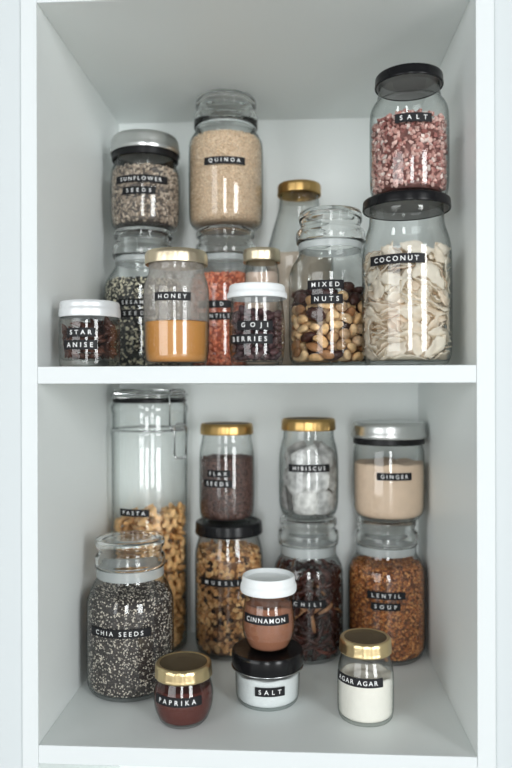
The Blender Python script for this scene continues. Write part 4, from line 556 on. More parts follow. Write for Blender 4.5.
        ('goji',0,-0.008,-0.0056,0.0516,0.004,-0.897,0.331,-0.292),('goji',3,0.0217,-0.0127,0.0533,0.454,-0.819,0.071,-0.343),('goji',2,-0.0074,0.0242,0.0537,0.028,0.606,-0.792,-0.07),('goji',2,-0.0104,-0.0159,0.0509,0.065,0.64,-0.765,0.011),
        ('goji',0,0.0242,0.0093,0.0537,0.136,-0.388,0.685,0.602),('goji',2,-0.0273,-0.0035,0.0507,0.509,0.317,0.255,0.759),('goji',0,0.0053,-0.0115,0.0528,0.335,0.391,0.721,0.464),('goji',2,-0.0054,0.0051,0.0575,0.428,-0.72,-0.327,0.438),
        ('goji',2,-0.0171,-0.0061,0.048,0.39,-0.17,-0.188,-0.885),('goji',2,0.0241,-0.0061,0.0513,0.793,0.582,-0.153,-0.1),('goji',3,-0.015,0.0198,0.051,0.558,0.721,-0.313,-0.266),('goji',2,-0.0126,-0.024,0.0559,0.947,-0.08,0.089,-0.299),
        ('goji',2,0.0182,0.019,0.055,0.24,0.157,0.904,-0.318),('goji',2,-0.0141,-0.0004,0.0542,0.204,-0.243,0.893,-0.319),('goji',1,0.0144,-0.0139,0.0584,0.397,-0.868,0.247,-0.166),('goji',0,-0.0043,0.0131,0.0511,0.477,-0.477,0.717,-0.175),
        ('goji',3,-0.0152,-0.0112,0.0549,0.521,0.116,-0.205,-0.82),('goji',2,0.0182,0.002,0.0516,0.978,-0.055,-0.151,-0.135),('goji',2,-0.0104,0.007,0.0502,0.581,-0.306,0.743,0.133),('goji',2,0.0086,-0.026,0.0505,0.041,-0.985,-0.166,0.015),
        ('goji',3,0.0085,0.0265,0.0619,0.716,-0.639,0.259,0.107),('goji',2,-0.0251,-0.0105,0.0554,0.308,-0.796,0.456,0.253),('goji',2,0.0144,-0.0059,0.054,0.215,-0.429,0.87,0.117),('goji',2,-0.0103,0.0138,0.0574,0.913,0.395,-0.072,-0.069),
        ('goji',2,-0.0023,-0.016,0.0531,0.448,-0.257,0.785,-0.343),('goji',2,0.0151,0.0102,0.0567,0.098,-0.174,0.469,-0.86),('goji',3,-0.0185,0.0032,0.049,0.273,-0.243,-0.906,-0.214),('goji',2,0.0126,-0.0219,0.0565,0.45,0.867,-0.211,-0.042),
        ('goji',1,-0.0,0.0236,0.0579,0.602,0.028,-0.014,-0.798),('goji',3,-0.0218,-0.0171,0.0588,0.606,-0.562,0.561,-0.051),('goji',2,0.0276,0.0005,0.0565,0.526,0.515,0.513,0.442),('goji',2,-0.0205,0.0151,0.0549,0.809,0.086,-0.046,-0.58),
        ('goji',1,-0.0003,-0.0248,0.0553,0.234,0.292,-0.66,-0.652),('goji',1,0.0123,0.0181,0.0613,0.102,-0.386,0.816,0.418),('goji',1,-0.0242,-0.0,0.058,0.2,-0.192,0.171,-0.945),('goji',2,0.0005,-0.0072,0.0592,0.491,0.655,-0.476,-0.322),
        ('goji',3,-0.0143,0.0232,0.0589,0.025,0.257,-0.907,-0.332),('goji',2,-0.0075,-0.0134,0.0579,0.801,-0.156,-0.2,0.542),('goji',0,0.0186,0.004,0.0589,0.514,0.83,0.167,0.137),('goji',3,-0.0153,0.0075,0.059,0.091,-0.011,-0.474,0.876),
        ('goji',1,0.0065,-0.0227,0.063,0.809,-0.072,-0.11,-0.572),('goji',3,0.0025,0.0121,0.0585,0.836,0.518,-0.071,-0.165),('goji',2,-0.0187,-0.0058,0.0606,0.793,0.58,0.174,0.059),('goji',2,0.0052,-0.0052,0.0645,0.053,0.411,0.584,0.698),
        ('goji',0,-0.0226,0.0159,0.0628,0.355,-0.372,0.412,-0.752),('goji',1,-0.0066,-0.0232,0.0624,0.214,0.884,0.416,-0.017),('goji',1,0.0033,0.0038,0.0622,0.775,-0.54,-0.277,0.176),('goji',3,-0.0138,0.002,0.0633,0.285,0.183,0.374,-0.864),
        ('goji',1,0.0135,-0.0117,0.0671,0.198,-0.681,0.587,-0.391),('goji',1,-0.0035,0.0264,0.066,0.041,0.165,-0.274,-0.947),('goji',1,-0.0156,-0.0202,0.065,0.636,-0.571,0.211,0.475),('goji',0,0.0116,-0.001,0.0631,0.253,-0.775,0.472,0.335),
        ('goji',3,-0.0065,0.0101,0.0641,0.122,-0.09,-0.465,0.872),('goji',1,-0.0206,-0.0165,0.0747,0.92,0.117,-0.085,-0.363),('goji',1,0.0113,0.0221,0.0712,0.547,-0.56,0.032,0.622),('goji',0,-0.0271,-0.0038,0.0657,0.146,0.656,-0.606,-0.425),
        ('goji',1,0.0221,-0.0079,0.0607,0.119,0.08,0.07,0.987),('goji',0,-0.0098,0.0187,0.0632,0.689,0.629,0.356,-0.052),('goji',2,-0.0043,-0.0129,0.0655,0.502,-0.013,-0.118,-0.857),('goji',1,0.0232,0.0121,0.0627,0.893,-0.263,-0.029,-0.364),
        ('goji',3,-0.0242,0.0057,0.0639,0.936,-0.26,-0.053,-0.231),('goji',1,0.0049,-0.0148,0.0685,0.788,0.144,-0.508,-0.317),('goji',0,0.0051,0.0157,0.0657,0.077,-0.719,-0.691,-0.01),('goji',3,-0.0224,-0.0106,0.0676,0.29,-0.089,0.741,-0.599),
        ('goji',3,0.0014,0.007,0.0697,0.072,-0.181,0.965,-0.177),('goji',2,-0.0166,0.0219,0.0673,0.508,-0.792,-0.134,0.311),('goji',3,-0.0006,-0.0247,0.0678,0.628,-0.184,0.309,-0.69),('goji',0,0.0139,0.0086,0.0649,0.594,-0.061,-0.168,0.784),
        ('goji',1,-0.0184,-0.0003,0.0703,0.143,-0.609,-0.687,-0.37),('goji',1,0.0225,-0.0145,0.0672,0.641,0.532,0.136,0.536),('goji',2,-0.0094,0.0221,0.0723,0.467,0.629,-0.599,-0.167),('goji',0,-0.0141,-0.0117,0.0627,0.048,-0.161,0.915,0.366),
        ('goji',2,0.025,-0.0002,0.0639,0.038,0.052,-0.212,-0.975),('goji',3,-0.0172,0.0107,0.0667,0.438,0.442,-0.774,-0.118),('goji',2,0.015,-0.0227,0.0652,0.259,-0.494,-0.041,-0.829),('goji',3,0.0115,0.0117,0.0716,0.076,0.963,-0.252,0.059),
        ('goji',0,-0.0249,-0.0051,0.0736,0.165,-0.083,0.051,0.982),('goji',2,0.0233,0.0052,0.0692,0.967,0.157,-0.165,-0.114),('goji',0,-0.0031,0.0166,0.0665,0.487,0.133,-0.858,0.092),('goji',2,-0.0088,-0.0221,0.0703,0.513,-0.052,0.164,-0.841),
        ('goji',0,0.0186,0.0176,0.0687,0.178,0.744,0.616,0.19),('goji',2,-0.0255,0.0093,0.0701,0.777,-0.161,-0.011,0.608),('goji',2,-0.0037,-0.0268,0.075,0.006,-0.004,-0.997,-0.079),('goji',2,0.0009,0.022,0.073,0.069,-0.969,-0.237,-0.034),
        ('goji',2,-0.0124,-0.0133,0.0705,0.101,-0.06,0.993,0.031),('goji',1,0.0182,-0.0024,0.07,0.283,-0.215,-0.598,0.718),('goji',3,-0.0111,0.0117,0.071,0.368,0.463,0.695,0.409),
    ],
    'coconut': [
        ('coconut_flake',4,0.0394,-0.0049,0.0104,0.792,-0.08,-0.135,-0.59),('coconut_flake',2,-0.0292,0.0226,0.0094,0.074,0.909,0.408,0.033),('coconut_flake',5,-0.0031,-0.0385,0.0102,0.011,-0.124,-0.988,0.094),('coconut_flake',2,0.0246,0.0278,0.0089,0.874,-0.043,-0.073,-0.478),
        ('coconut_flake',5,-0.0428,-0.01,0.0143,0.33,0.671,-0.627,-0.216),('coconut_flake',5,0.0362,-0.0219,0.012,0.204,0.86,0.454,0.114),('coconut_flake',5,0.0044,-0.0387,0.02,0.579,0.773,0.256,-0.029),('coconut_flake',4,-0.0185,-0.0333,0.0155,0.39,0.919,-0.029,0.05),
        ('coconut_flake',0,0.0398,0.0137,0.0131,0.092,0.505,0.854,-0.082),('coconut_flake',3,-0.0373,0.0037,0.0107,0.175,0.819,-0.53,-0.132),('coconut_flake',1,0.0268,-0.0388,0.0205,0.053,-0.424,0.471,0.772),('coconut_flake',5,0.0125,0.0382,0.0102,0.085,0.139,-0.002,-0.987),
        ('coconut_flake',0,-0.0299,-0.0246,0.0209,0.189,0.924,-0.195,0.27),('coconut_flake',1,0.0381,0.0148,0.0335,0.664,0.028,-0.008,0.747),('coconut_flake',0,-0.0177,0.0348,0.0124,0.065,-0.032,-0.989,0.127),('coconut_flake',2,-0.0184,-0.0433,0.0181,0.733,0.647,-0.193,-0.076),
        ('coconut_flake',3,0.0287,0.0274,0.0144,0.143,0.085,-0.119,-0.979),('coconut_flake',1,-0.0395,-0.0087,0.0177,0.81,0.067,0.253,0.524),('coconut_flake',3,0.0216,-0.0368,0.0208,0.468,0.118,-0.65,-0.588),('coconut_flake',4,-0.0041,0.04,0.0126,0.986,0.016,0.008,-0.164),
        ('coconut_flake',0,-0.0276,-0.0272,0.0147,0.124,0.024,0.915,-0.384),('coconut_flake',4,0.0379,0.0113,0.0183,0.594,0.08,0.142,-0.788),('coconut_flake',1,-0.0377,0.0154,0.0154,0.834,-0.185,0.069,0.516),('coconut_flake',0,0.0035,-0.0459,0.0227,0.282,0.443,-0.533,0.664),
        ('coconut_flake',5,0.0135,0.0372,0.0201,0.033,0.902,-0.427,0.045),('coconut_flake',1,0.0054,0.0379,0.028,0.1,-0.056,-0.991,-0.068),('coconut_flake',3,0.027,-0.0225,0.0131,0.217,-0.439,0.868,-0.076),('coconut_flake',2,-0.0125,0.0346,0.019,0.992,0.056,0.105,0.046),
        ('coconut_flake',1,-0.0105,-0.0365,0.0242,0.329,0.892,0.263,-0.165),('coconut_flake',3,0.0341,0.02,0.0181,0.982,0.172,0.077,0.022),('coconut_flake',1,-0.0363,0.0192,0.0209,0.014,0.472,-0.842,0.26),('coconut_flake',0,0.0244,-0.0241,0.023,0.22,0.474,-0.408,-0.749),
        ('coconut_flake',1,-0.0051,0.0381,0.0237,0.206,-0.089,0.159,-0.961),('coconut_flake',4,-0.0315,-0.0222,0.0284,0.083,0.626,0.754,-0.183),('coconut_flake',4,0.0392,-0.0041,0.02,0.608,-0.009,-0.111,0.786),('coconut_flake',3,-0.0292,0.0356,0.0166,0.819,-0.436,-0.117,0.353),
        ('coconut_flake',1,0.0234,-0.0333,0.0411,0.769,-0.053,-0.477,-0.422),('coconut_flake',1,0.0231,0.0352,0.0302,0.375,0.225,-0.078,0.896),('coconut_flake',0,-0.0347,-0.0122,0.0284,0.713,-0.447,-0.201,-0.501),('coconut_flake',0,0.0366,-0.0228,0.0254,0.253,-0.429,0.074,0.864),
        ('coconut_flake',1,-0.0068,-0.0397,0.0331,0.298,0.941,-0.163,-0.006),('coconut_flake',1,-0.0261,-0.0286,0.0339,0.243,-0.026,0.069,0.967),('coconut_flake',1,0.0397,0.0122,0.0286,0.074,-0.485,-0.871,0.029),('coconut_flake',1,-0.0345,0.0026,0.0307,0.644,0.535,0.532,0.129),
        ('coconut_flake',2,0.0113,-0.0344,0.027,0.236,0.423,0.789,-0.378),('coconut_flake',2,0.0099,0.042,0.0316,0.981,0.091,0.162,-0.059),('coconut_flake',1,-0.0329,-0.0188,0.0439,0.133,-0.538,-0.828,0.081),('coconut_flake',4,-0.0331,0.0206,0.0259,0.207,0.064,-0.281,-0.935),
        ('coconut_flake',5,-0.0257,0.036,0.0259,0.845,-0.406,-0.194,0.289),('coconut_flake',5,0.0088,-0.0364,0.0392,0.25,0.716,-0.522,0.391),('coconut_flake',1,0.0219,0.023,0.0416,0.277,-0.3,-0.709,0.576),('coconut_flake',1,-0.0389,0.0166,0.0339,0.541,0.049,-0.176,-0.821),
        ('coconut_flake',5,0.0315,-0.0317,0.0349,0.725,-0.435,-0.1,0.525),('coconut_flake',1,-0.003,0.0406,0.0432,0.856,0.198,0.3,-0.371),('coconut_flake',3,-0.0372,-0.0248,0.0381,0.443,0.0,-0.036,0.896),('coconut_flake',2,0.042,-0.0101,0.0356,0.386,0.725,-0.01,-0.571),
        ('coconut_flake',0,-0.0295,0.0393,0.0396,0.707,0.651,0.224,0.16),('coconut_flake',2,0.0018,-0.045,0.043,0.454,0.877,0.109,-0.114),('coconut_flake',3,0.028,0.0407,0.0403,0.383,-0.035,-0.697,0.604),('coconut_flake',1,-0.0475,-0.0064,0.0384,0.682,0.071,0.706,0.178),
        ('coconut_flake',1,0.0334,-0.016,0.0386,0.518,0.362,0.763,0.138),('coconut_flake',2,-0.0103,0.0385,0.0397,0.063,-0.909,0.26,0.319),('coconut_flake',0,-0.0127,-0.0344,0.0477,0.492,0.631,-0.055,0.597),('coconut_flake',2,0.0388,0.0181,0.0403,0.066,-0.495,-0.864,-0.062),
        ('coconut_flake',2,-0.0185,0.031,0.034,0.355,-0.179,0.317,-0.861),('coconut_flake',4,-0.0005,-0.032,0.0411,0.078,-0.297,0.601,-0.738),('coconut_flake',4,0.0157,-0.0256,0.0536,0.234,-0.346,0.571,-0.706),('coconut_flake',0,-0.0206,-0.0324,0.0469,0.719,0.459,0.009,0.522),
        ('coconut_flake',4,0.0243,0.0211,0.0726,0.369,-0.305,-0.697,0.534),('coconut_flake',5,-0.0325,0.0264,0.0453,0.37,-0.871,-0.309,0.097),('coconut_flake',5,-0.0005,-0.0361,0.0526,0.431,-0.866,-0.063,0.244),('coconut_flake',2,0.0236,0.0306,0.0491,0.313,0.657,-0.552,0.406),
        ('coconut_flake',0,-0.0354,0.0059,0.047,0.477,0.731,-0.466,-0.144),('coconut_flake',2,0.0306,-0.0071,0.039,0.503,0.408,-0.481,-0.591),('coconut_flake',2,-0.0085,0.0294,0.0458,0.084,-0.136,0.716,0.68),('coconut_flake',2,-0.0241,-0.0317,0.0575,0.142,-0.354,0.921,0.076),
        ('coconut_flake',3,0.0428,0.0033,0.0407,0.003,0.82,-0.533,-0.207),('coconut_flake',5,-0.0362,0.0209,0.049,0.189,0.411,-0.179,0.874),('coconut_flake',2,0.0092,-0.0439,0.0521,0.185,0.096,-0.376,-0.903),('coconut_flake',1,0.0192,0.0346,0.0493,0.869,-0.426,-0.15,-0.203),
        ('coconut_flake',3,-0.0273,-0.0279,0.0457,0.187,-0.185,0.018,-0.965),('coconut_flake',3,0.0332,-0.005,0.0499,0.536,-0.291,0.046,-0.791),('coconut_flake',5,-0.0242,0.029,0.0566,0.146,0.434,-0.884,0.098),('coconut_flake',1,-0.024,-0.0341,0.0624,0.935,-0.003,-0.06,-0.349),
        ('coconut_flake',0,0.0357,0.0148,0.048,0.888,-0.016,0.246,0.387),('coconut_flake',2,-0.0448,0.0025,0.0478,0.425,-0.455,-0.045,-0.781),('coconut_flake',0,0.022,-0.0266,0.0472,0.424,0.857,0.097,0.278),('coconut_flake',5,0.0123,0.0343,0.0554,0.892,-0.416,-0.012,0.175),
        ('coconut_flake',2,-0.0337,-0.0221,0.0515,0.035,-0.197,-0.201,-0.959),('coconut_flake',3,0.0454,0.0023,0.0442,0.581,0.333,0.1,0.736),('coconut_flake',0,-0.0279,0.0202,0.0489,0.788,0.316,0.307,0.43),('coconut_flake',4,-0.0009,-0.0468,0.0594,0.004,-0.061,0.529,0.846),
        ('coconut_flake',3,0.0313,0.0299,0.0456,0.416,0.755,-0.301,0.407),('coconut_flake',2,-0.0403,-0.0146,0.0579,0.077,-0.365,-0.23,-0.899),('coconut_flake',3,0.0447,-0.0167,0.0536,0.081,-0.663,0.189,-0.72),('coconut_flake',4,0.0015,0.0417,0.0536,0.071,0.11,-0.904,-0.407),
        ('coconut_flake',0,-0.0161,-0.0356,0.0701,0.069,0.554,-0.823,0.108),('coconut_flake',3,0.0438,0.0089,0.0548,0.038,0.764,-0.641,0.069),('coconut_flake',0,-0.0388,-0.003,0.0633,0.473,0.809,-0.349,0.029),('coconut_flake',5,-0.0013,0.0414,0.0643,0.617,-0.776,0.041,0.126),
        ('coconut_flake',1,0.0281,0.025,0.0618,0.291,0.056,-0.074,0.952),('coconut_flake',4,-0.0344,-0.0102,0.0604,0.345,0.058,-0.843,0.408),('coconut_flake',1,0.0379,-0.0094,0.0625,0.301,0.807,0.394,-0.319),('coconut_flake',0,-0.0207,0.0328,0.0586,0.674,-0.135,-0.057,-0.724),
        ('coconut_flake',1,-0.0039,0.0484,0.0709,0.228,0.169,0.702,-0.653),('coconut_flake',3,0.033,0.02,0.0537,0.942,-0.331,-0.007,0.06),('coconut_flake',2,-0.0394,0.0052,0.0589,0.887,-0.419,0.193,-0.022),('coconut_flake',4,0.0277,-0.0183,0.0595,0.032,0.37,-0.425,0.826),
        ('coconut_flake',2,-0.0096,0.0328,0.0652,0.358,0.923,0.124,-0.066),('coconut_flake',4,-0.0306,-0.0247,0.0683,0.935,-0.311,0.051,-0.16),('coconut_flake',2,0.0389,0.0047,0.0596,0.065,0.967,-0.246,0.001),('coconut_flake',3,-0.027,0.0158,0.0696,0.346,-0.302,0.801,-0.383),
        ('coconut_flake',0,0.0045,-0.0364,0.0668,0.071,0.069,-0.994,-0.055),('coconut_flake',4,0.029,0.0309,0.0689,0.386,0.079,0.051,0.918),('coconut_flake',5,-0.0364,-0.0143,0.0737,0.236,0.049,0.037,0.97),('coconut_flake',2,0.0307,-0.0279,0.0567,0.121,-0.174,0.346,-0.914),
        ('coconut_flake',2,-0.0272,0.0348,0.0635,0.919,-0.205,-0.243,0.232),('coconut_flake',0,-0.0025,-0.0416,0.0716,0.134,-0.172,0.123,-0.968),('coconut_flake',3,0.044,0.0084,0.0716,0.763,-0.189,-0.033,-0.617),('coconut_flake',0,-0.0403,0.0095,0.0654,0.087,0.622,0.644,-0.436),
        ('coconut_flake',1,0.0283,-0.0307,0.063,0.295,-0.131,0.292,-0.9),('coconut_flake',2,0.0161,0.0399,0.0624,0.674,-0.642,0.187,0.315),('coconut_flake',4,-0.0362,-0.0081,0.082,0.002,0.467,0.883,0.045),('coconut_flake',4,0.0387,-0.0004,0.0644,0.428,-0.128,-0.146,-0.883),
        ('coconut_flake',2,-0.036,0.0243,0.0679,0.215,-0.81,-0.528,-0.137),('coconut_flake',1,0.0025,-0.0417,0.0762,0.034,-0.204,0.099,-0.973),('coconut_flake',2,0.0319,0.0263,0.0758,0.018,-0.84,0.54,0.059),('coconut_flake',2,-0.0387,0.0049,0.0759,0.084,-0.179,-0.98,0.014),
        ('coconut_flake',5,0.0289,-0.0314,0.0689,0.897,0.193,0.182,0.353),('coconut_flake',4,-0.0012,0.0395,0.0715,0.843,0.514,-0.028,-0.155),('coconut_flake',0,-0.0251,-0.0254,0.0841,0.22,-0.822,0.417,0.321),('coconut_flake',2,0.0397,0.017,0.0654,0.612,-0.036,0.048,0.789),
        ('coconut_flake',5,-0.035,0.024,0.0724,0.862,0.194,0.012,0.469),('coconut_flake',2,0.0134,-0.0377,0.0802,0.758,-0.161,0.179,0.607),('coconut_flake',2,0.012,0.0434,0.0777,0.653,-0.724,0.149,0.164),('coconut_flake',1,-0.0371,0.002,0.0918,0.383,0.268,0.744,0.477),
        ('coconut_flake',0,0.0387,-0.0032,0.0719,0.932,-0.164,0.087,-0.31),('coconut_flake',5,-0.0032,0.0353,0.0761,0.936,0.339,-0.09,-0.02),('coconut_flake',1,-0.0123,-0.0343,0.0799,0.116,-0.165,0.798,-0.567),('coconut_flake',5,0.0296,0.0303,0.0816,0.085,-0.901,0.425,0.017),
        ('coconut_flake',5,-0.0335,0.0135,0.0954,0.467,-0.487,0.715,0.185),('coconut_flake',2,0.0265,-0.0292,0.078,0.218,0.784,-0.54,-0.213),('coconut_flake',3,-0.0062,0.0407,0.0842,0.803,0.135,-0.164,0.558),('coconut_flake',1,-0.039,-0.0154,0.0855,0.326,-0.722,0.609,0.039),
        ('coconut_flake',5,0.0452,0.0018,0.086,0.826,0.136,-0.504,-0.214),('coconut_flake',0,-0.0364,0.0217,0.0786,0.033,-0.189,0.221,-0.956),('coconut_flake',0,-0.0034,-0.0388,0.0864,0.521,0.358,-0.054,0.773),('coconut_flake',4,0.0136,0.0355,0.0877,0.062,-0.232,0.936,0.259),
        ('coconut_flake',4,-0.0296,0.0261,0.1012,0.133,0.284,0.326,-0.892),('coconut_flake',3,0.0379,-0.0318,0.0779,0.513,0.053,-0.723,-0.459),('coconut_flake',0,-0.0186,0.0436,0.081,0.661,-0.463,-0.522,-0.277),('coconut_flake',1,0.0268,-0.0406,0.1021,0.575,-0.718,0.003,0.393),
        ('coconut_flake',5,0.0348,0.0138,0.0848,0.08,0.811,0.541,0.21),('coconut_flake',4,-0.036,0.0266,0.0881,0.705,0.424,0.019,0.568),('coconut_flake',2,0.0147,-0.0356,0.0862,0.012,-0.549,-0.785,0.288),('coconut_flake',2,-0.0024,0.0345,0.0931,0.14,-0.978,0.1,0.114),
        ('coconut_flake',3,-0.032,0.004,0.0937,0.063,-0.688,-0.39,-0.608),('coconut_flake',5,0.0363,-0.0093,0.0835,0.454,-0.651,0.606,0.058),('coconut_flake',3,-0.0221,0.0317,0.0807,0.288,-0.859,0.355,0.23),('coconut_flake',1,-0.0294,-0.0218,0.0963,0.291,-0.815,0.41,0.288),
        ('coconut_flake',0,0.0282,0.0261,0.0883,0.154,-0.281,0.944,-0.082),('coconut_flake',5,-0.0355,0.0187,0.1107,0.159,-0.539,0.823,0.087),('coconut_flake',0,0.0283,-0.0237,0.0826,0.265,0.468,-0.843,-0.013),('coconut_flake',3,-0.0059,0.0377,0.09,0.254,-0.779,-0.569,-0.067),
        ('coconut_flake',2,-0.0165,-0.0328,0.0857,0.135,-0.221,0.857,-0.446),('coconut_flake',1,-0.0153,0.0333,0.1073,0.064,0.285,0.438,0.85),('coconut_flake',1,-0.0214,0.0309,0.088,0.04,0.582,-0.679,-0.446),('coconut_flake',5,-0.0141,-0.0264,0.1018,0.072,0.147,0.706,-0.689),
        ('coconut_flake',4,0.0096,0.0342,0.0964,0.048,0.968,-0.162,-0.185),('coconut_flake',1,-0.0478,0.0048,0.0951,0.091,0.684,-0.159,-0.706),('coconut_flake',5,0.0348,-0.0111,0.0896,0.515,-0.589,0.623,-0.012),('coconut_flake',3,-0.0041,-0.0323,0.1114,0.622,0.186,-0.278,0.708),
        ('coconut_flake',0,0.0,-0.0413,0.0931,0.01,-0.637,0.697,0.329),('coconut_flake',1,0.0317,0.0084,0.1026,0.532,0.119,-0.809,0.22),('coconut_flake',3,-0.0298,0.0169,0.0895,0.239,-0.745,-0.549,-0.293),('coconut_flake',2,0.026,-0.0252,0.088,0.975,0.006,0.221,0.022),
        ('coconut_flake',1,0.0037,-0.0192,0.1149,0.891,0.149,0.079,-0.422),('coconut_flake',0,-0.0371,-0.0294,0.089,0.283,0.696,0.163,-0.639),('coconut_flake',3,0.0448,-0.0138,0.0972,0.045,0.741,0.174,0.647),('coconut_flake',2,-0.0175,0.024,0.0899,0.629,0.206,0.694,-0.283),
        ('coconut_flake',1,0.0111,-0.039,0.0956,0.076,0.963,0.06,-0.251),('coconut_flake',3,0.0269,0.028,0.093,0.003,-0.584,0.81,-0.05),('coconut_flake',4,0.0373,0.0016,0.13,0.671,-0.481,0.562,-0.057),('coconut_flake',1,0.043,-0.0191,0.1124,0.179,-0.663,-0.057,0.725),
        ('coconut_flake',4,-0.004,0.0399,0.1023,0.151,0.147,0.179,0.961),('coconut_flake',3,-0.019,-0.0353,0.0942,0.395,0.844,-0.22,0.288),('coconut_flake',3,0.0432,0.0129,0.0927,0.828,0.072,-0.204,-0.517),('coconut_flake',5,0.0236,-0.022,0.112,0.019,0.922,-0.019,-0.386),
        ('coconut_flake',5,0.0143,-0.0416,0.1087,0.172,0.063,-0.726,-0.663),('coconut_flake',2,0.0263,0.0282,0.0963,0.033,0.005,-0.069,-0.997),('coconut_flake',3,-0.041,-0.0088,0.0937,0.747,0.08,-0.269,0.603),('coconut_flake',2,0.0365,-0.0246,0.1033,0.552,0.154,-0.819,-0.013),
        ('coconut_flake',2,-0.0211,0.0336,0.104,0.1,-0.271,-0.806,0.517),('coconut_flake',3,-0.012,-0.0455,0.0967,0.332,-0.783,-0.105,-0.515),('coconut_flake',3,0.0414,0.0178,0.0986,0.243,0.508,0.812,0.153),('coconut_flake',1,-0.0356,0.0048,0.1086,0.887,0.196,-0.197,0.37),
        ('coconut_flake',0,0.0285,-0.0331,0.0963,0.518,-0.8,-0.053,0.299),('coconut_flake',3,0.0065,0.0469,0.0952,0.269,-0.388,-0.582,-0.662),('coconut_flake',4,-0.0205,-0.0339,0.099,0.829,-0.55,-0.058,-0.088),('coconut_flake',1,0.036,-0.003,0.1196,0.757,-0.301,0.57,0.102),
        ('coconut_flake',5,-0.0176,-0.0183,0.1158,0.326,-0.91,-0.092,-0.239),('coconut_flake',3,0.0071,-0.0472,0.111,0.553,0.584,-0.395,0.444),('coconut_flake',2,0.0184,0.0336,0.0994,0.835,-0.098,0.12,0.528),('coconut_flake',1,-0.0351,-0.0098,0.1041,0.276,-0.645,0.634,0.325),
        ('coconut_flake',0,0.0147,-0.0296,0.1046,0.473,0.833,0.288,-0.005),('coconut_flake',3,0.0266,0.0272,0.1031,0.944,0.018,0.158,0.288),('coconut_flake',2,-0.0238,-0.0404,0.0991,0.701,0.63,-0.006,-0.334),('coconut_flake',4,0.0437,0.0094,0.104,0.784,0.194,-0.328,-0.491),
        ('coconut_flake',4,0.0053,-0.0264,0.1176,0.858,0.073,0.227,-0.455),('coconut_flake',4,-0.0357,-0.0097,0.1206,0.237,-0.008,0.949,-0.205),('coconut_flake',2,0.0141,0.0358,0.1044,0.968,-0.072,0.121,0.21),('coconut_flake',0,-0.0406,-0.0216,0.1071,0.262,-0.442,-0.455,0.727),
        ('coconut_flake',2,0.0327,-0.0089,0.0958,0.732,0.067,-0.431,0.523),('coconut_flake',5,-0.0243,0.0265,0.1173,0.566,0.055,-0.196,0.799),('coconut_flake',4,-0.0119,-0.039,0.1141,0.183,0.259,0.929,0.191),('coconut_flake',5,0.041,0.0127,0.112,0.261,0.58,0.757,0.149),
        ('coconut_flake',0,-0.0168,-0.0032,0.1195,0.197,0.023,0.947,-0.254),('coconut_flake',2,0.0406,0.0093,0.116,0.92,0.039,-0.298,-0.25),('coconut_flake',2,0.0032,0.0207,0.1151,0.165,0.873,0.457,-0.043),('coconut_flake',4,-0.0185,-0.0256,0.1158,0.851,0.036,-0.309,0.424),
        ('coconut_flake',5,-0.0065,-0.0115,0.1296,0.513,-0.081,-0.299,-0.801),('coconut_flake',5,-0.0124,0.0022,0.1249,0.931,-0.165,-0.313,0.094),('coconut_flake',2,-0.0138,-0.0232,0.1327,0.099,-0.132,0.927,-0.338),('coconut_flake',3,0.0142,0.0127,0.1145,0.858,-0.035,0.161,0.487),
        ('coconut_flake',2,-0.0299,-0.016,0.1184,0.327,-0.345,0.099,0.874),('coconut_flake',5,0.025,0.0423,0.1167,0.172,-0.221,-0.675,0.683),('coconut_flake',5,-0.0091,0.033,0.1173,0.041,0.515,0.843,-0.147),('coconut_flake',2,-0.0315,-0.0304,0.1107,0.115,-0.817,0.356,-0.439),
        ('coconut_flake',2,0.0279,0.0305,0.1072,0.807,-0.142,-0.012,-0.572),('coconut_flake',5,-0.0159,0.005,0.131,0.094,0.918,-0.088,0.375),('coconut_flake',1,0.0208,-0.0352,0.1188,0.973,0.083,0.169,0.134),('coconut_flake',4,0.0127,-0.0076,0.1395,0.237,-0.033,0.096,-0.966),
        ('coconut_flake',0,-0.0096,-0.0339,0.1315,0.173,0.477,-0.856,0.094),('coconut_flake',3,0.0314,-0.0114,0.1001,0.444,0.362,0.278,-0.771),('coconut_flake',4,0.0116,-0.0249,0.1289,0.086,0.775,-0.623,0.063),('coconut_flake',2,-0.0144,-0.0413,0.1181,0.239,-0.934,0.248,-0.09),
        ('coconut_flake',2,0.0075,0.0425,0.1095,0.976,-0.132,0.127,-0.117),('coconut_flake',5,0.0137,0.0117,0.1247,0.829,-0.103,-0.179,-0.519),('coconut_flake',2,0.0234,-0.0048,0.1131,0.918,-0.041,0.107,-0.379),('coconut_flake',3,-0.0035,0.0374,0.1091,0.667,-0.167,0.018,-0.726),
        ('coconut_flake',2,-0.0251,-0.0406,0.1275,0.54,0.199,-0.665,0.476),('coconut_flake',4,0.0316,0.0201,0.1145,0.613,-0.163,0.115,0.765),('coconut_flake',5,-0.0416,0.0121,0.1173,0.627,0.112,-0.346,-0.689),('coconut_flake',5,0.0317,-0.0279,0.1311,0.443,0.032,0.635,-0.632),
        ('coconut_flake',2,0.0126,0.0335,0.114,0.618,0.034,0.123,0.776),('coconut_flake',2,-0.0264,-0.0288,0.1204,0.875,0.005,-0.39,-0.289),('coconut_flake',2,0.0182,-0.0051,0.1196,0.018,0.998,0.042,-0.051),('coconut_flake',5,-0.0066,0.0124,0.1202,0.315,-0.069,-0.157,0.933),
        ('coconut_flake',2,-0.0114,-0.0366,0.1247,0.876,0.0,0.24,0.419),('coconut_flake',5,0.0243,-0.0106,0.1239,0.628,-0.058,0.153,0.761),('coconut_flake',3,-0.0339,0.0046,0.1364,0.458,-0.304,-0.118,0.827),('coconut_flake',2,0.0347,-0.0191,0.1178,0.535,-0.516,0.194,0.64),
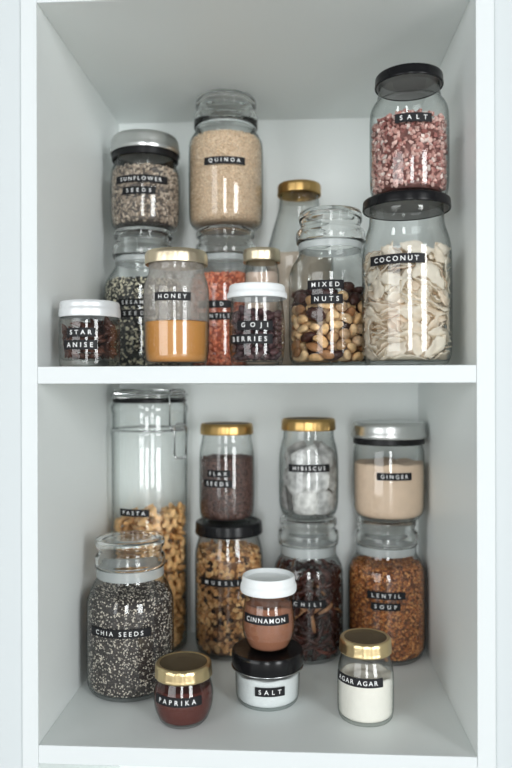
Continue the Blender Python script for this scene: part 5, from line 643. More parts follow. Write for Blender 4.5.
        ('coconut_flake',1,-0.0115,0.0339,0.1238,0.297,0.147,0.144,0.933),('coconut_flake',5,-0.0286,-0.0284,0.1287,0.833,0.231,-0.5,-0.059),('coconut_flake',3,0.0281,-0.0161,0.1207,0.042,-0.26,0.868,-0.422),('coconut_flake',2,-0.0247,0.0242,0.1253,0.25,-0.857,0.433,-0.124),
        ('coconut_flake',2,0.001,-0.0404,0.1224,0.925,0.16,0.236,0.251),('coconut_flake',4,0.033,0.023,0.1201,0.333,-0.176,0.16,0.912),('coconut_flake',1,-0.0417,-0.0066,0.1213,0.064,0.846,-0.405,0.34),('coconut_flake',4,0.0378,-0.0143,0.1326,0.005,-0.494,0.436,-0.752),
        ('coconut_flake',1,0.0022,0.0254,0.1266,0.938,-0.133,0.194,0.255),('coconut_flake',1,0.0125,0.0103,0.1318,0.863,-0.219,0.003,0.455),('coconut_flake',2,0.0207,0.0116,0.1214,0.942,-0.207,-0.133,-0.228),('coconut_flake',3,-0.0298,0.0102,0.1207,0.942,-0.04,-0.289,0.168),
        ('coconut_flake',2,0.0307,-0.0358,0.1278,0.012,-0.436,0.526,-0.731),('coconut_flake',5,-0.0452,0.0159,0.1383,0.506,0.676,0.416,0.339),('coconut_flake',0,-0.0429,-0.0007,0.1283,0.754,-0.068,-0.31,-0.575),('coconut_flake',5,0.0063,-0.0286,0.1323,0.978,-0.041,0.002,0.203),
        ('coconut_flake',5,-0.0137,0.0162,0.1359,0.428,-0.312,-0.146,0.836),('coconut_flake',5,0.0239,0.0205,0.1371,0.769,-0.376,-0.204,-0.475),('coconut_flake',3,0.0369,0.0219,0.1307,0.054,-0.708,0.624,-0.326),('coconut_flake',1,-0.0289,0.0116,0.1291,0.177,0.656,0.714,0.167),
        ('coconut_flake',4,0.0099,-0.0429,0.137,0.909,-0.408,-0.032,0.082),('coconut_flake',4,-0.0007,0.0438,0.1309,0.137,-0.169,0.434,0.874),('coconut_flake',4,-0.0333,-0.0231,0.1399,0.086,-0.918,-0.214,-0.323),('coconut_flake',5,0.0293,-0.0032,0.1366,0.616,0.516,-0.367,-0.47),
        ('coconut_flake',3,-0.0405,0.0214,0.1217,0.759,-0.359,-0.195,0.507),('coconut_flake',2,-0.0308,0.0213,0.1386,0.86,-0.197,-0.149,0.446),('coconut_flake',4,0.0262,0.0243,0.1245,0.826,0.003,-0.333,-0.455),('coconut_flake',4,-0.0365,-0.0086,0.1329,0.162,0.081,0.95,-0.254),
        ('coconut_flake',5,0.0101,-0.0109,0.1356,0.121,0.961,-0.249,-0.012),('coconut_flake',2,0.0029,0.0291,0.1345,0.154,-0.179,-0.964,-0.123),('coconut_flake',5,0.0039,-0.0488,0.1331,0.191,-0.128,-0.681,-0.695),('coconut_flake',0,0.0453,0.0054,0.1313,0.392,0.556,0.555,0.479),
        ('coconut_flake',1,-0.0228,-0.002,0.1376,0.608,-0.14,0.001,0.782),('coconut_flake',1,-0.0389,-0.0193,0.1425,0.771,0.356,-0.189,-0.492),('coconut_flake',4,-0.0051,0.0488,0.1399,0.066,0.048,0.748,-0.659),('coconut_flake',3,-0.0385,-0.0269,0.1226,0.147,-0.516,-0.258,0.803),
        ('coconut_flake',4,0.022,0.0358,0.1312,0.377,0.905,-0.193,-0.033),('coconut_flake',5,-0.0194,0.0408,0.1401,0.184,0.066,0.813,-0.548),('coconut_flake',1,-0.0336,0.0246,0.1318,0.187,-0.384,0.893,-0.142),('coconut_flake',1,-0.0006,0.0371,0.1262,0.934,-0.319,0.147,0.072),
        ('coconut_flake',5,-0.0415,0.0016,0.1393,0.39,0.391,0.832,0.047),('coconut_flake',1,0.007,-0.0295,0.1399,0.052,-0.998,-0.025,0.037),('coconut_flake',5,0.0105,-0.0076,0.1261,0.908,-0.199,-0.007,0.368),('coconut_flake',5,0.0072,0.0122,0.1398,0.004,-0.924,0.379,-0.051),
        ('coconut_flake',0,0.0311,0.0311,0.1355,0.85,-0.375,-0.01,-0.37),('coconut_flake',3,-0.0202,0.0161,0.1399,0.781,-0.142,-0.074,0.604),('coconut_flake',1,0.0009,0.0254,0.1413,0.917,-0.107,-0.012,-0.384),('coconut_flake',1,0.0151,0.0415,0.1338,0.812,-0.431,-0.258,-0.297),
    ],
}

def chaikin(P, n=2):
    for _ in range(n):
        Q = [P[0]]
        for a, b in zip(P[:-1], P[1:]):
            Q.append((a[0] * .78 + b[0] * .22, a[1] * .78 + b[1] * .22)); Q.append((a[0] * .22 + b[0] * .78, a[1] * .22 + b[1] * .78))
        Q.append(P[-1]); P = Q
    return P

def lathe(prof, seg=72, mod=None):
    """revolve (r, z) pairs; r==0 ends are closed to a point.  mod(theta, r, z) scales r"""
    V, F, rows = [], [], []
    for r, z in prof:
        if r < 1e-6:
            rows.append([len(V)]); V.append((0, 0, z))
        else:
            rows.append(list(range(len(V), len(V) + seg)))
            for k in range(seg):
                th = 2 * PI * k / seg
                q = r * (mod(th, r, z) if mod else 1)
                V.append((q * math.cos(th), q * math.sin(th), z))
    for A, B in zip(rows[:-1], rows[1:]):
        for k in range(seg):
            k2 = (k + 1) % seg
            if len(A) == 1 and len(B) == 1:
                continue
            if len(A) == 1:
                F.append((A[0], B[k2], B[k]))
            elif len(B) == 1:
                F.append((A[k], A[k2], B[0]))
            else:
                F.append((A[k], A[k2], B[k2], B[k]))
    return V, F

def fix_profile(J):
    """rest the foot at z = 0 and keep the top where it is"""
    b = J['body']; z0 = b[0][1]; zt = b[-1][1]
    J['body'] = [(r, (z - z0) * zt / (zt - z0)) for r, z in b]
    return J

def outer_radius(J, z):
    P = J['smooth']
    zs = [p[1] for p in P]; rs = [p[0] for p in P]
    return float(np.interp(z, zs, rs))

def body_mesh(J, t=.0010, base=.006):
    P = chaikin(J['body'], 2)
    J['smooth'] = P
    top = P[-1][1]
    if J['screw']:
        P = P + [(P[-1][0], J['lid'][-1][1] - .0035)]
    outer = [(0, .0014), (P[0][0] * .8, .0012), (P[0][0] * .93, .0003)] + P
    zt = P[-1][1]
    rim = [(P[-1][0] - t * .25, zt + t * .35), (P[-1][0] - t * .75, zt + t * .35)]
    inner = []
    for r, z in reversed(P):
        if z > base + .004:
            inner.append((r - t, z))
    r1 = inner[-1][0]
    inner += [(r1 - .0012, base + .0015), (r1 - .004, base), (r1 * .5, base), (0, base)]
    return mesh_from('glass_body', *lathe(outer + rim + inner, 80))

def shell_lid(L, top_recess=.0012, ring=.0035, wall=.0013, seg=96, scallop=0, flutes=24):
    zt = L[-1][1]; z0 = L[0][1]
    Lc = chaikin(L, 1)
    r0 = L[0][0]; rt = L[-1][0]
    P = [(0, zt - .0028), (rt - .004, zt - .0028), (rt - .002, zt - .0036), (r0 - wall, z0 + .001), (r0 - wall * .6, z0)] + Lc
    P += [(rt - ring * .35, zt + .0003), (rt - ring, zt - .0002), (rt - ring - .0012, zt - top_recess), (rt * .4, zt - top_recess * .9), (0, zt - top_recess * .9)]
    def mod(th, r, z):
        if scallop and r > rt * .985 and z < zt - .0015:
            return 1 + scallop * (.5 + .5 * math.cos(flutes * th))
        return 1
    return lathe(P, seg, mod if scallop else None)

def stopper_lid(L, th=.0042):
    zt = L[-1][1]; z0 = L[0][1]
    C = chaikin(L, 1)
    r0 = L[0][0]; rt = L[-1][0]
    out = C + [(rt * .86, zt + .0004), (rt * .5, zt - .0004), (0, zt - .0006)]
    inn = [(0, zt - th - .0006), (rt * .5, zt - th - .0004), (rt - th, zt - th)]
    for r, z in reversed(L[1:-1]):
        if z0 + .001 < z < zt - th - .001:
            inn.append((r - th, z))
    inn += [(r0 - th, z0)]
    return lathe(inn + out, 80)

def ring_mesh(r0, r1, z0, z1):
    b = min(.0012, (z1 - z0) * .3)
    return lathe([(r0, z0), (r1 - b, z0), (r1, z0 + b), (r1, z1 - b), (r1 - b, z1), (r0, z1), (r0, z0)], 72)

def text_mesh(s, width, height):
    cu = bpy.data.curves.new('lettering', 'FONT'); cu.body = s; cu.align_x = 'CENTER'; cu.align_y = 'CENTER'
    cu.size = 1.0; cu.offset = .008; cu.resolution_u = 3
    o = bpy.data.objects.new('lettering', cu); COL.objects.link(o)
    def evald():
        dg = bpy.context.evaluated_depsgraph_get(); dg.update()
        return bpy.data.meshes.new_from_object(o.evaluated_get(dg))
    cap = height * .50
    size = cap / .70
    # spread the letters like an embossed tape, never wider than the tape
    me = evald(); xs = [v.co.x for v in me.vertices]; w1 = (max(xs) - min(xs)) * size; bpy.data.meshes.remove(me)
    cu.space_character = 1.8
    me = evald(); xs = [v.co.x for v in me.vertices]; w2 = (max(xs) - min(xs)) * size; bpy.data.meshes.remove(me)
    want = width * .84
    k = 1 + (want - w1) / max(1e-9, (w2 - w1)) * .6
    cu.space_character = min(2.6, max(.95, k))
    me = evald()
    xs = [v.co.x for v in me.vertices]; ys = [v.co.y for v in me.vertices]
    cx = (max(xs) + min(xs)) / 2; cy = (max(ys) + min(ys)) / 2
    sx = min(1.0, want / ((max(xs) - min(xs)) * size))
    for v in me.vertices:
        v.co = ((v.co.x - cx) * size * sx, (v.co.y - cy) * size, 0)
    bpy.data.objects.remove(o); bpy.data.curves.remove(cu)
    return me

def add_label(J, root, spec, i):
    text, ang, width, height, zc = spec
    def P(x, y, lift):
        z = zc + y
        r = outer_radius(J, z) + lift
        a = ang + x / outer_radius(J, zc)
        return (r * math.cos(a), r * math.sin(a), z)
    n, V, F = 24, [], []
    for j in range(n + 1):
        x = -width / 2 + width * j / n
        for y, l in ((-height / 2, .00015), (-height / 2, .0006), (height / 2, .0006), (height / 2, .00015)):
            V.append(P(x, y, l))
    for j in range(n):
        a, b = j * 4, j * 4 + 4
        for q in range(4):
            q2 = (q + 1) % 4
            F.append((a + q, b + q, b + q2, a + q2))
    F += [(0, 1, 2, 3), (n * 4 + 3, n * 4 + 2, n * 4 + 1, n * 4)]
    t = part('label_tape', mesh_from('label_tape', V, F, False), M['tape'], root, 'black embossed label tape reading ' + text)
    me = text_mesh(text, width, height)
    for v in me.vertices:
        v.co = P(v.co.x, v.co.y, .00075)
    part('lettering', me, M['ink'], t)

LIDMAT = {'gold': 'gold', 'pale_gold': 'pale_gold', 'brass': 'brass', 'silver': 'silver', 'white': 'white_metal', 'black': 'black', 'silicone': 'silicone', 'glass': 'glass_lid', 'dish': 'black_plastic'}
def build_jar(key, name, label, cat, lid, group, glass='glass', base=.006, lid_label=None):
    J = fix_profile(JARS[key])
    J['screw'] = lid not in ('glass', 'swing')
    J['base'] = base
    root = thing(name, label, cat, (J['x'], J['y'], J['z'] + .0003), group)
    part('glass_body', body_mesh(J, base=base), M[glass], root)
    L = J['lid']
    if lid == 'glass':
        part('lid', mesh_from('lid', *stopper_lid(L)), M['glass_lid'], root, 'domed clear glass lid')
        g = J['gasket']; r = J['body'][-1][0]
        part('gasket', mesh_from('gasket', *ring_mesh(r + .0002, g[0][0], g[0][1], g[1][1] - .0002), auto=35), M['gasket'], root, 'milky sealing ring')
    elif lid == 'swing':
        swing_top(J, root)
    elif lid == 'silicone':
        zt, z0, r0, rt = L[-1][1], L[0][1], L[0][0], L[-1][0]
        P = [(0, zt - .0075), (rt - .0055, zt - .0075), (rt - .004, z0 + .002), (r0 - .0025, z0 + .001), (r0 - .001, z0)] + chaikin(L, 1) + [(rt - .0008, zt + .0006), (rt - .0022, zt + .0002), (rt - .0030, zt - .0042), (rt - .0042, zt - .0052), (0, zt - .0050)]
        part('lid', mesh_from('lid', *lathe(P, 80)), M['silicone'], root, 'white silicone lid with a sunken top')
    elif lid == 'dish':
        zt, z0, r0, rt = L[-1][1], L[0][1], L[0][0], L[-1][0]
        P = [(0, z0 + .004), (r0 - .003, z0 + .003), (r0 - .0022, z0)] + chaikin(L, 2) + [(rt - .0015, zt + .0002), (rt - .004, zt - .0004), (rt * .5, zt - .0006), (0, zt - .0006)]
        part('lid', mesh_from('lid', *lathe(P, 96)), M['black_plastic'], root, 'deep glossy black lid')
        zr = z0 + .0022
        rr = float(np.interp(zr, [q[1] for q in L], [q[0] for q in L]))
        circ = [((rr + .0007) * math.cos(2 * PI * k / 64), (rr + .0007) * math.sin(2 * PI * k / 64), zr) for k in range(65)]
        part('rim_ring', mesh_from('rim_ring', *sweep(circ, [.0009] * 65, 8)), M['steel'], root, 'thin bright ring round the lid')
    else:
        sc = {'gold': .012, 'pale_gold': .010, 'brass': .014}.get(lid, 0)
        me = mesh_from('lid', *shell_lid(L, scallop=sc, flutes=18, top_recess=.0014 if lid in ('gold', 'pale_gold', 'brass') else .0008, ring=.0038))
        o = part('lid', me, M[LIDMAT[lid]], root, lid_label)
        if lid in ('gold', 'brass'):
            me.materials.append(M['gold_top'])
            zt = L[-1][1]; rt = L[-1][0]
            for p in me.polygons:
                if p.normal.z > .5 and (p.center.x ** 2 + p.center.y ** 2) ** .5 < rt - .004:
                    p.material_index = 1
        if lid == 'black':
            ri, rj, zi = L[0][0] - .0015, L[-1][0] - .0024, L[-1][1]
            part('lid_liner', mesh_from('lid_liner', *lathe([(0, zi - .0036), (rj - .0012, zi - .0036), (rj - .0006, zi - .0044), (ri - .0006, L[0][1] + .0008), (ri - .0001, L[0][1] + .0008), (rj, zi - .0042), (rj - .0008, zi - .0031), (0, zi - .0031)], 64), auto=35), M['liner'], o, 'grey lining inside the black lid')
        if 'neck' in J:
            g = J['neck']
            r = J['body'][-1][0]
            if key in ('sunflower', 'ginger'):
                part('seal_ring', mesh_from('seal_ring', *ring_mesh(r + .0004, L[0][0] - .0022, g[0][1], L[0][1] + .004), auto=35), M['rubber'], root, 'dark rubber seal under the lid')
    for i, s in enumerate(J['labels']):
        add_label(J, root, s, i)
    return root

def swing_top(J, root):
    L = J['lid']; g = J['gasket']; r = J['body'][-1][0]
    zt, z0, rt, r0 = L[-1][1], L[0][1], L[-1][0], L[0][0]
    P = [(0, z0 - .004), (r - .006, z0 - .004), (r - .0045, z0 + .0005), (r0 - .001, z0 + .0005)] + chaikin(L, 2) + [(rt * .9, zt), (rt * .5, zt - .0006), (0, zt - .0008)]
    lid = part('lid', mesh_from('lid', *lathe(P, 80)), M['glass_lid'], root, 'thick clear glass lid')
    part('gasket', mesh_from('gasket', *ring_mesh(r - .003, g[0][0], g[0][1], g[1][1] - .0003), auto=35), M['rubber'], root, 'dark rubber seal')
    wr = [((r0 + .0012) * math.cos(2 * PI * k / 64), (r0 + .0012) * math.sin(2 * PI * k / 64), (z0 + zt) / 2 - .002) for k in range(65)]
    clasp = part('wire_clasp', mesh_from('wire_clasp', *sweep(wr, [.0014] * 65, 8)), M['steel'], root, 'steel wire clasp')
    zn = J['body'][-5][1]
    wr = [((r + .0032) * math.cos(2 * PI * k / 64), (r + .0032) * math.sin(2 * PI * k / 64), zn) for k in range(65)]
    part('wire_ring', mesh_from('wire_ring', *sweep(wr, [.0014] * 65, 8)), M['steel'], clasp)
    def loop(ang, facing, w, za, zb, rad, off):
        c = Vector((math.cos(ang), math.sin(ang), 0)) * rad
        d = Vector((-math.sin(facing), math.cos(facing), 0)); nrm = Vector((math.cos(facing), math.sin(facing), 0))
        q = w * .25
        pts = [(-w / 2, za + q), (-w / 2, zb - q), (-w / 2 + q * .3, zb - q * .3), (-w / 2 + q, zb), (w / 2 - q, zb), (w / 2 - q * .3, zb - q * .3), (w / 2, zb - q), (w / 2, za + q), (w / 2 - q * .3, za + q * .3), (w / 2 - q, za), (-w / 2 + q, za), (-w / 2 + q * .3, za + q * .3), (-w / 2, za + q)]
        return sweep([c + d * x + nrm * off + Vector((0, 0, z)) for x, z in pts], [.0016] * len(pts), 8)
    for ang0 in (-.66,):
        ang = ang0
        a = part('wire_loop', mesh_from('wire_loop', *loop(ang, ang - .35, .024, zn + .002, zt - .004, r + .0048, .0035)), M['steel'], clasp)
        a = part('wire_lever', mesh_from('wire_lever', *loop(ang + .08, ang - .35, .019, zn - .042, zn + .010, r + .0058, .0048)), M['steel'], clasp)

UP, LO = 'jars on the upper shelf', 'jars on the lower shelf'
jar_list = [
    ('sesame', 'storage_jar', 'clear stopper jar of black and white seeds under the silver-lidded sunflower jar', 'jar', 'glass', UP, {}),
    ('sunflower', 'storage_jar', 'silver-lidded glass jar labelled SUNFLOWER SEEDS stacked in the upper left', 'jar', 'silver', UP, {}),
    ('lentil', 'storage_jar', 'clear stopper jar of red lentils standing under the QUINOA jar', 'jar', 'glass', UP, {}),
    ('quinoa', 'storage_jar', 'tall clear stopper jar labelled QUINOA stacked on the red lentil jar', 'jar', 'glass', UP, {}),
    ('honey', 'storage_jar', 'half empty jar labelled HONEY with a pale brass lid', 'jar', 'pale_gold', UP, {'glass': 'glass_fogged', 'lid_label': 'pale brass screw lid'}),
    ('star', 'storage_jar', 'small squat white-lidded jar labelled STAR ANISE', 'jar', 'white', UP, {'base': .0085}),
    ('goji', 'yoghurt_jar', 'small bulbous glass with white lid labelled GOJI BERRIES', 'jar', 'silicone', UP, {}),
    ('smallgold', 'storage_jar', 'slim gold-lidded jar of pale pink powder behind the GOJI BERRIES glass', 'jar', 'pale_gold', UP, {}),
    ('bottle', 'glass_bottle', 'long-necked glass bottle with a gold cap behind the MIXED NUTS jar', 'bottle', 'gold', UP, {}),
    ('nuts', 'storage_jar', 'wide clear stopper jar labelled MIXED NUTS', 'jar', 'glass', UP, {}),
    ('coconut', 'storage_jar', 'large black-lidded jar labelled COCONUT under the pink SALT jar', 'jar', 'black', UP, {}),
    ('salt_pink', 'storage_jar', 'black-lidded jar of pink crystals labelled SALT on top of the COCONUT jar', 'jar', 'black', UP, {}),
    ('pasta', 'swing_top_jar', 'very tall swing-top jar labelled PASTA with a wire clasp', 'jar', 'swing', LO, {}),
    ('chia', 'storage_jar', 'clear stopper jar of speckled grey seeds labelled CHIA SEEDS', 'jar', 'glass', LO, {}),
    ('granola', 'storage_jar', 'black-lidded jar of brown granola under the FLAX SEEDS jar', 'jar', 'black', LO, {}),
    ('flax', 'storage_jar', 'gold-lidded jar labelled FLAX SEEDS stacked on the black granola lid', 'jar', 'gold', LO, {}),
    ('chili', 'storage_jar', 'clear stopper jar of dark red dried strips behind the CINNAMON glass', 'jar', 'glass', LO, {}),
    ('tea', 'storage_jar', 'gold-lidded jar of pale tea bags labelled HIBISCUS', 'jar', 'gold', LO, {}),
    ('soup', 'storage_jar', 'clear stopper jar of orange brown lentils labelled LENTIL SOUP', 'jar', 'glass', LO, {}),
    ('ginger', 'storage_jar', 'silver-lidded jar of beige powder labelled GINGER', 'jar', 'silver', LO, {}),
    ('salt_white', 'storage_bowl', 'low bowl of white SALT with a deep black lid under the CINNAMON glass', 'bowl', 'dish', LO, {'base': .0032}),
    ('cinnamon', 'yoghurt_jar', 'small bulbous glass with white lid labelled CINNAMON', 'jar', 'silicone', LO, {'base': .0032}),
    ('paprika', 'spice_jar', 'small round gold-lidded jar labelled PAPRIKA at the shelf front', 'jar', 'brass', LO, {'base': .0032}),
    ('agar', 'spice_jar', 'small gold-lidded jar of white powder labelled AGAR AGAR', 'jar', 'brass', LO, {'base': .0032}),
]
for key, name, label, cat, lid, group, kw in jar_list:
    build_jar(key, name, label, cat, lid, group, **kw)

# ---------------------------------------------------------------- loose contents
def inner_profile(J, z0, z1, inset, n=26):
    return [(outer_radius(J, z0 + (z1 - z0) * i / (n - 1)) - .0010 - inset - (.0028 * max(0, 1 - (i / (n - 1)) * (z1 - z0) / .004) ** 2), z0 + (z1 - z0) * i / (n - 1)) for i in range(n)]

def place(J, o):
    o.location = (J['x'], J['y'], J['z'] + .0003)
    return o

def fill_core(J, top, inset, wave, seed, seg=64, tilt=0.0, top_drop=0.0):
    """solid heap that follows the inside of the jar, its top surface uneven"""
    z0 = J['base'] + .0004
    P = inner_profile(J, z0, top - wave * 1.5, inset)
    prof = [(0, z0), (P[0][0] * .6, z0)] + P
    rt = P[-1][0]
    ntop = 12
    V, F = lathe(prof + [(rt * (1 - i / ntop), top - wave * 1.5) for i in range(1, ntop)] + [(0, top - wave * 1.5)], seg)
    lim = top - wave * 1.5 - 1e-6
    W2 = []
    for x, y, z in V:
        if z >= lim:
            q = math.hypot(x, y) / rt
            z = z + wave * 1.5 * wob(x * 70, y * 70, seed, seed) + tilt * x / rt - top_drop * (1 - q)
        W2.append((x, y, z))
    return W2, F

def powder(key, name, label, cat, m, wave=.0015, inset=.0004, seed=1.0, tilt=0.0):
    J = JARS[key]
    V, F = fill_core(J, J['fill'], inset, wave, seed, tilt=tilt)
    o = link(name, mesh_from(name, V, F)); o.data.materials.append(m)
    tag(place(J, o), label, cat, kind='stuff')
    return o

OCT_V = np.array([(1, 0, 0), (-1, 0, 0), (0, 1, 0), (0, -1, 0), (0, 0, 1), (0, 0, -1)], float)
OCT_F = [(0, 2, 4), (2, 1, 4), (1, 3, 4), (3, 0, 4), (2, 0, 5), (1, 2, 5), (3, 1, 5), (0, 3, 5)]
def ico_unit():
    V = [Vector(v) for v in OCT_V]; F = []; cache = {}
    def mid(a, b):
        k = (min(a, b), max(a, b))
        if k not in cache:
            V.append(((V[a] + V[b]) / 2).normalized()); cache[k] = len(V) - 1
        return cache[k]
    for a, b, c in OCT_F:
        ab, bc, ca = mid(a, b), mid(b, c), mid(c, a)
        F += [(a, ab, ca), (ab, b, bc), (ca, bc, c), (ab, bc, ca)]
    return np.array([tuple(v) for v in V]), F
ICO_V, ICO_F = ico_unit()

def grains(key, name, label, cat, size, cols, weights, core_col, seed, cover=1.5, wave=.003, fine=False, rough=.6, spec=.35, upright=.35, angular=False, tilt=0.0):
    J = JARS[key]; rng = np.random.default_rng(seed)
    l, w, t = size
    core_in = t * 1.15 + .0004
    V, F = fill_core(J, J['fill'] - t * .5, core_in + .0003, wave, seed, tilt=tilt)
    nb = len(V)
    bv, bf = (OCT_V, OCT_F) if fine else (ICO_V, ICO_F)
    V = np.array(V, float); fx = [tuple(f) for f in F]
    z0, z1 = J['base'] + w * .5, J['fill'] - wave
    zc = np.linspace(z0, z1, 60); rc = np.array([outer_radius(J, z) for z in zc]) - .0010
    area = float(np.mean(rc) * 2 * PI * (z1 - z0))
    n1 = int(cover * area / (l * w * .8)); rtop = rc[-1] - .002
    n2 = int(cover * PI * rtop ** 2 / (l * w * .8))
    z = rng.uniform(z0, z1, n1); th = rng.uniform(0, 2 * PI, n1)
    rr = np.interp(z, zc, rc) - t * .62 - .0005 - rng.uniform(0, t * .55, n1)
    low = np.clip(1 - (z - J['base']) / .005, 0, 1); rr = rr - .0022 * low ** 2
    side = np.stack([rr * np.cos(th), rr * np.sin(th), z], 1)
    rad_dir = np.stack([np.cos(th), np.sin(th), 0 * th], 1)
    q = np.sqrt(rng.uniform(0, 1, n2)) * (rtop - l * .3); t2 = rng.uniform(0, 2 * PI, n2)
    tx, ty = q * np.cos(t2), q * np.sin(t2)
    ztop = np.array([J['fill'] - t * .5 - wave * 1.5 + wave * 1.5 * wob(a * 70, b * 70, seed, seed) + tilt * a / rtop for a, b in zip(tx, ty)]) + rng.uniform(-.2, .7, n2) * t
    topp = np.stack([tx, ty, ztop], 1)
    cen = np.concatenate([side, topp]); nrm = np.concatenate([rad_dir, np.tile((0, 0, 1.0), (n2, 1))])
    n = len(cen)
    nrm = nrm + rng.normal(0, upright * .5, (n, 3)); nrm /= np.linalg.norm(nrm, axis=1)[:, None]
    a = rng.normal(0, 1, (n, 3)); a -= nrm * (a * nrm).sum(1)[:, None]; a /= np.linalg.norm(a, axis=1)[:, None]
    b = np.cross(nrm, a)
    sc = rng.uniform(.75, 1.15, (n, 1, 1))
    base = np.tile(bv[None], (n, 1, 1))
    if angular:
        base = base * rng.uniform(.5, 1.3, (n, len(bv), 1))
    G = (base[:, :, 0:1] * (l / 2) * a[:, None] + base[:, :, 1:2] * (w / 2) * b[:, None] + base[:, :, 2:3] * (t / 2) * nrm[:, None]) * sc + cen[:, None]
    # keep every grain inside the glass
    rxy = np.hypot(G[..., 0], G[..., 1]); lim = np.interp(G[..., 2], zc, rc) - .0005 - .0042 * np.clip(1 - (G[..., 2] - J['base']) / .006, 0, 1)
    k = np.minimum(1, lim / np.maximum(rxy, 1e-9)); G[..., 0] *= k; G[..., 1] *= k
    G[..., 2] = np.maximum(G[..., 2], J['base'] + .0005)
    m = len(bv)
    allV = np.concatenate([V, G.reshape(-1, 3)])
    bfa = np.array(bf)
    gf = (bfa[None] + (nb + np.arange(n) * m)[:, None, None]).reshape(-1, 3)
    me = bpy.data.meshes.new(name)
    me.from_pydata(allV.tolist(), [], fx + gf.tolist())
    cols = np.array(cols); pick = rng.choice(len(cols), n, p=np.array(weights) / sum(weights))
    cc = cols[pick] * rng.uniform(.8, 1.2, (n, 1))
    C = np.concatenate([np.tile(core_col, (nb, 1)), np.repeat(cc, m, 0)])
    C = np.concatenate([np.clip(C, 0, 1), np.ones((len(C), 1))], 1)
    at = me.attributes.new('grain_color', 'FLOAT_COLOR', 'POINT'); at.data.foreach_set('color', C.astype(np.float32).ravel())
    me.polygons.foreach_set('use_smooth', [not angular] * len(me.polygons))
    me.update()
    o = link(name, me); me.materials.append(tinted(name + '_grains', rough, spec))
    tag(place(J, o), label, cat, kind='stuff')
    return o

grains('sesame', 'seed_mix', 'black and cream seeds inside the stopper jar under the SUNFLOWER SEEDS jar', 'seeds', (.0062, .0036, .0028), [(.02, .02, .02), (.82, .76, .58), (.25, .23, .18)], [.5, .42, .08], (.04, .04, .035), 3, wave=.002)
grains('sunflower', 'sunflower_seeds', 'grey brown sunflower seeds inside the silver-lidded jar', 'seeds', (.0062, .0036, .0025), [(.38, .30, .235), (.62, .51, .41), (.16, .125, .10)], [.5, .3, .2], (.12, .1, .09), 4, wave=.002)
grains('lentil', 'red_lentils', 'orange red lentils inside the jar under the QUINOA jar', 'lentils', (.0052, .0048, .003), [(.76, .23, .12), (.84, .34, .21), (.60, .15, .085)], [.5, .35, .15], (.40, .10, .06), 5, wave=.002)
grains('quinoa', 'quinoa_grains', 'pale tan quinoa filling the QUINOA jar', 'grain', (.0025, .0023, .0018), [(.78, .59, .41), (.88, .72, .54), (.64, .46, .30)], [.5, .35, .15], (.68, .51, .36), 6, fine=True, cover=1.3, wave=.001)
grains('chia', 'chia_seeds', 'dark and cream speckled chia seeds inside the CHIA SEEDS jar', 'seeds', (.0031, .0024, .0018), [(.055, .046, .042), (.12, .098, .085), (.80, .73, .63)], [.48, .25, .27], (.05, .042, .04), 7, fine=True, cover=1.5, wave=.002)
grains('flax', 'flax_seeds', 'dark reddish brown flax seeds inside the FLAX SEEDS jar', 'seeds', (.0045, .0026, .0016), [(.10, .05, .042), (.16, .082, .064), (.06, .032, .028)], [.5, .3, .2], (.05, .028, .024), 8, wave=.0015, rough=.4)
grains('granola', 'granola', 'brown oat granola with dark bits inside the jar under the FLAX SEEDS jar', 'granola', (.0095, .0072, .0055), [(.56, .30, .125), (.70, .44, .21), (.40, .19, .075), (.028, .016, .013)], [.42, .28, .2, .1], (.16, .075, .035), 9, wave=.003, angular=True, cover=1.6, upright=.9)
grains('soup', 'brown_lentils', 'orange brown lentil mix inside the LENTIL SOUP jar', 'lentils', (.0048, .0040, .0032), [(.44, .155, .045), (.62, .29, .10), (.22, .075, .03)], [.5, .25, .25], (.15, .055, .025), 10, wave=.002, upright=.8)
grains('salt_pink', 'pink_salt_crystals', 'coarse pink salt crystals inside the black-lidded SALT jar', 'salt', (.0064, .0052, .0044), [(.52, .27, .235), (.70, .46, .41), (.34, .125, .11), (.86, .72, .67)], [.42, .28, .2, .10], (.17, .065, .055), 11, wave=.003, angular=True, cover=1.5, upright=1.0, rough=.35, tilt=-.003)  # core tone darkened, painting shade into the gaps between crystals

pm = lambda n, c, **k: principled(n, c, .85, bump=k.pop('bump', .35), scale=k.pop('scale', 420), var=k.pop('var', .12), spec=.2, **k)
powder('honey', 'honey', 'thick amber honey filling the bottom half of the HONEY jar', 'honey', principled('amber_honey', (.60, .285, .085), .25, sss=.25, spec=.5), wave=.0001)
powder('smallgold', 'pink_powder', 'pale pink powder inside the slim gold-lidded jar', 'powder', pm('pale_pink_powder', (.70, .54, .44)), seed=2)
powder('bottle', 'oat_flour', 'beige flour in the lower half of the long-necked bottle', 'flour', pm('beige_flour', (.62, .52, .42)), seed=3)
powder('ginger', 'ginger_powder', 'beige ginger powder inside the GINGER jar', 'powder', pm('ginger_beige', (.74, .56, .42), var=.10, var_scale=70), wave=.002, seed=4)
powder('salt_white', 'fine_salt', 'fine white salt inside the low black-lidded bowl', 'salt', pm('fine_white_salt', (.74, .77, .775), bump=.5, var=.06), wave=.001, seed=5)
powder('cinnamon', 'cinnamon_powder', 'reddish brown cinnamon inside the CINNAMON glass', 'powder', pm('cinnamon_brown', (.30, .128, .075), var=.18, var_scale=60), wave=.002, seed=6)
powder('paprika', 'paprika_powder', 'dark red paprika inside the PAPRIKA jar', 'powder', pm('paprika_red', (.095, .022, .016), var=.25), wave=.001, seed=7)
powder('agar', 'agar_powder', 'cream white powder inside the AGAR AGAR jar', 'powder', pm('agar_cream', (.84, .81, .74), var=.05), wave=.0025, seed=8)

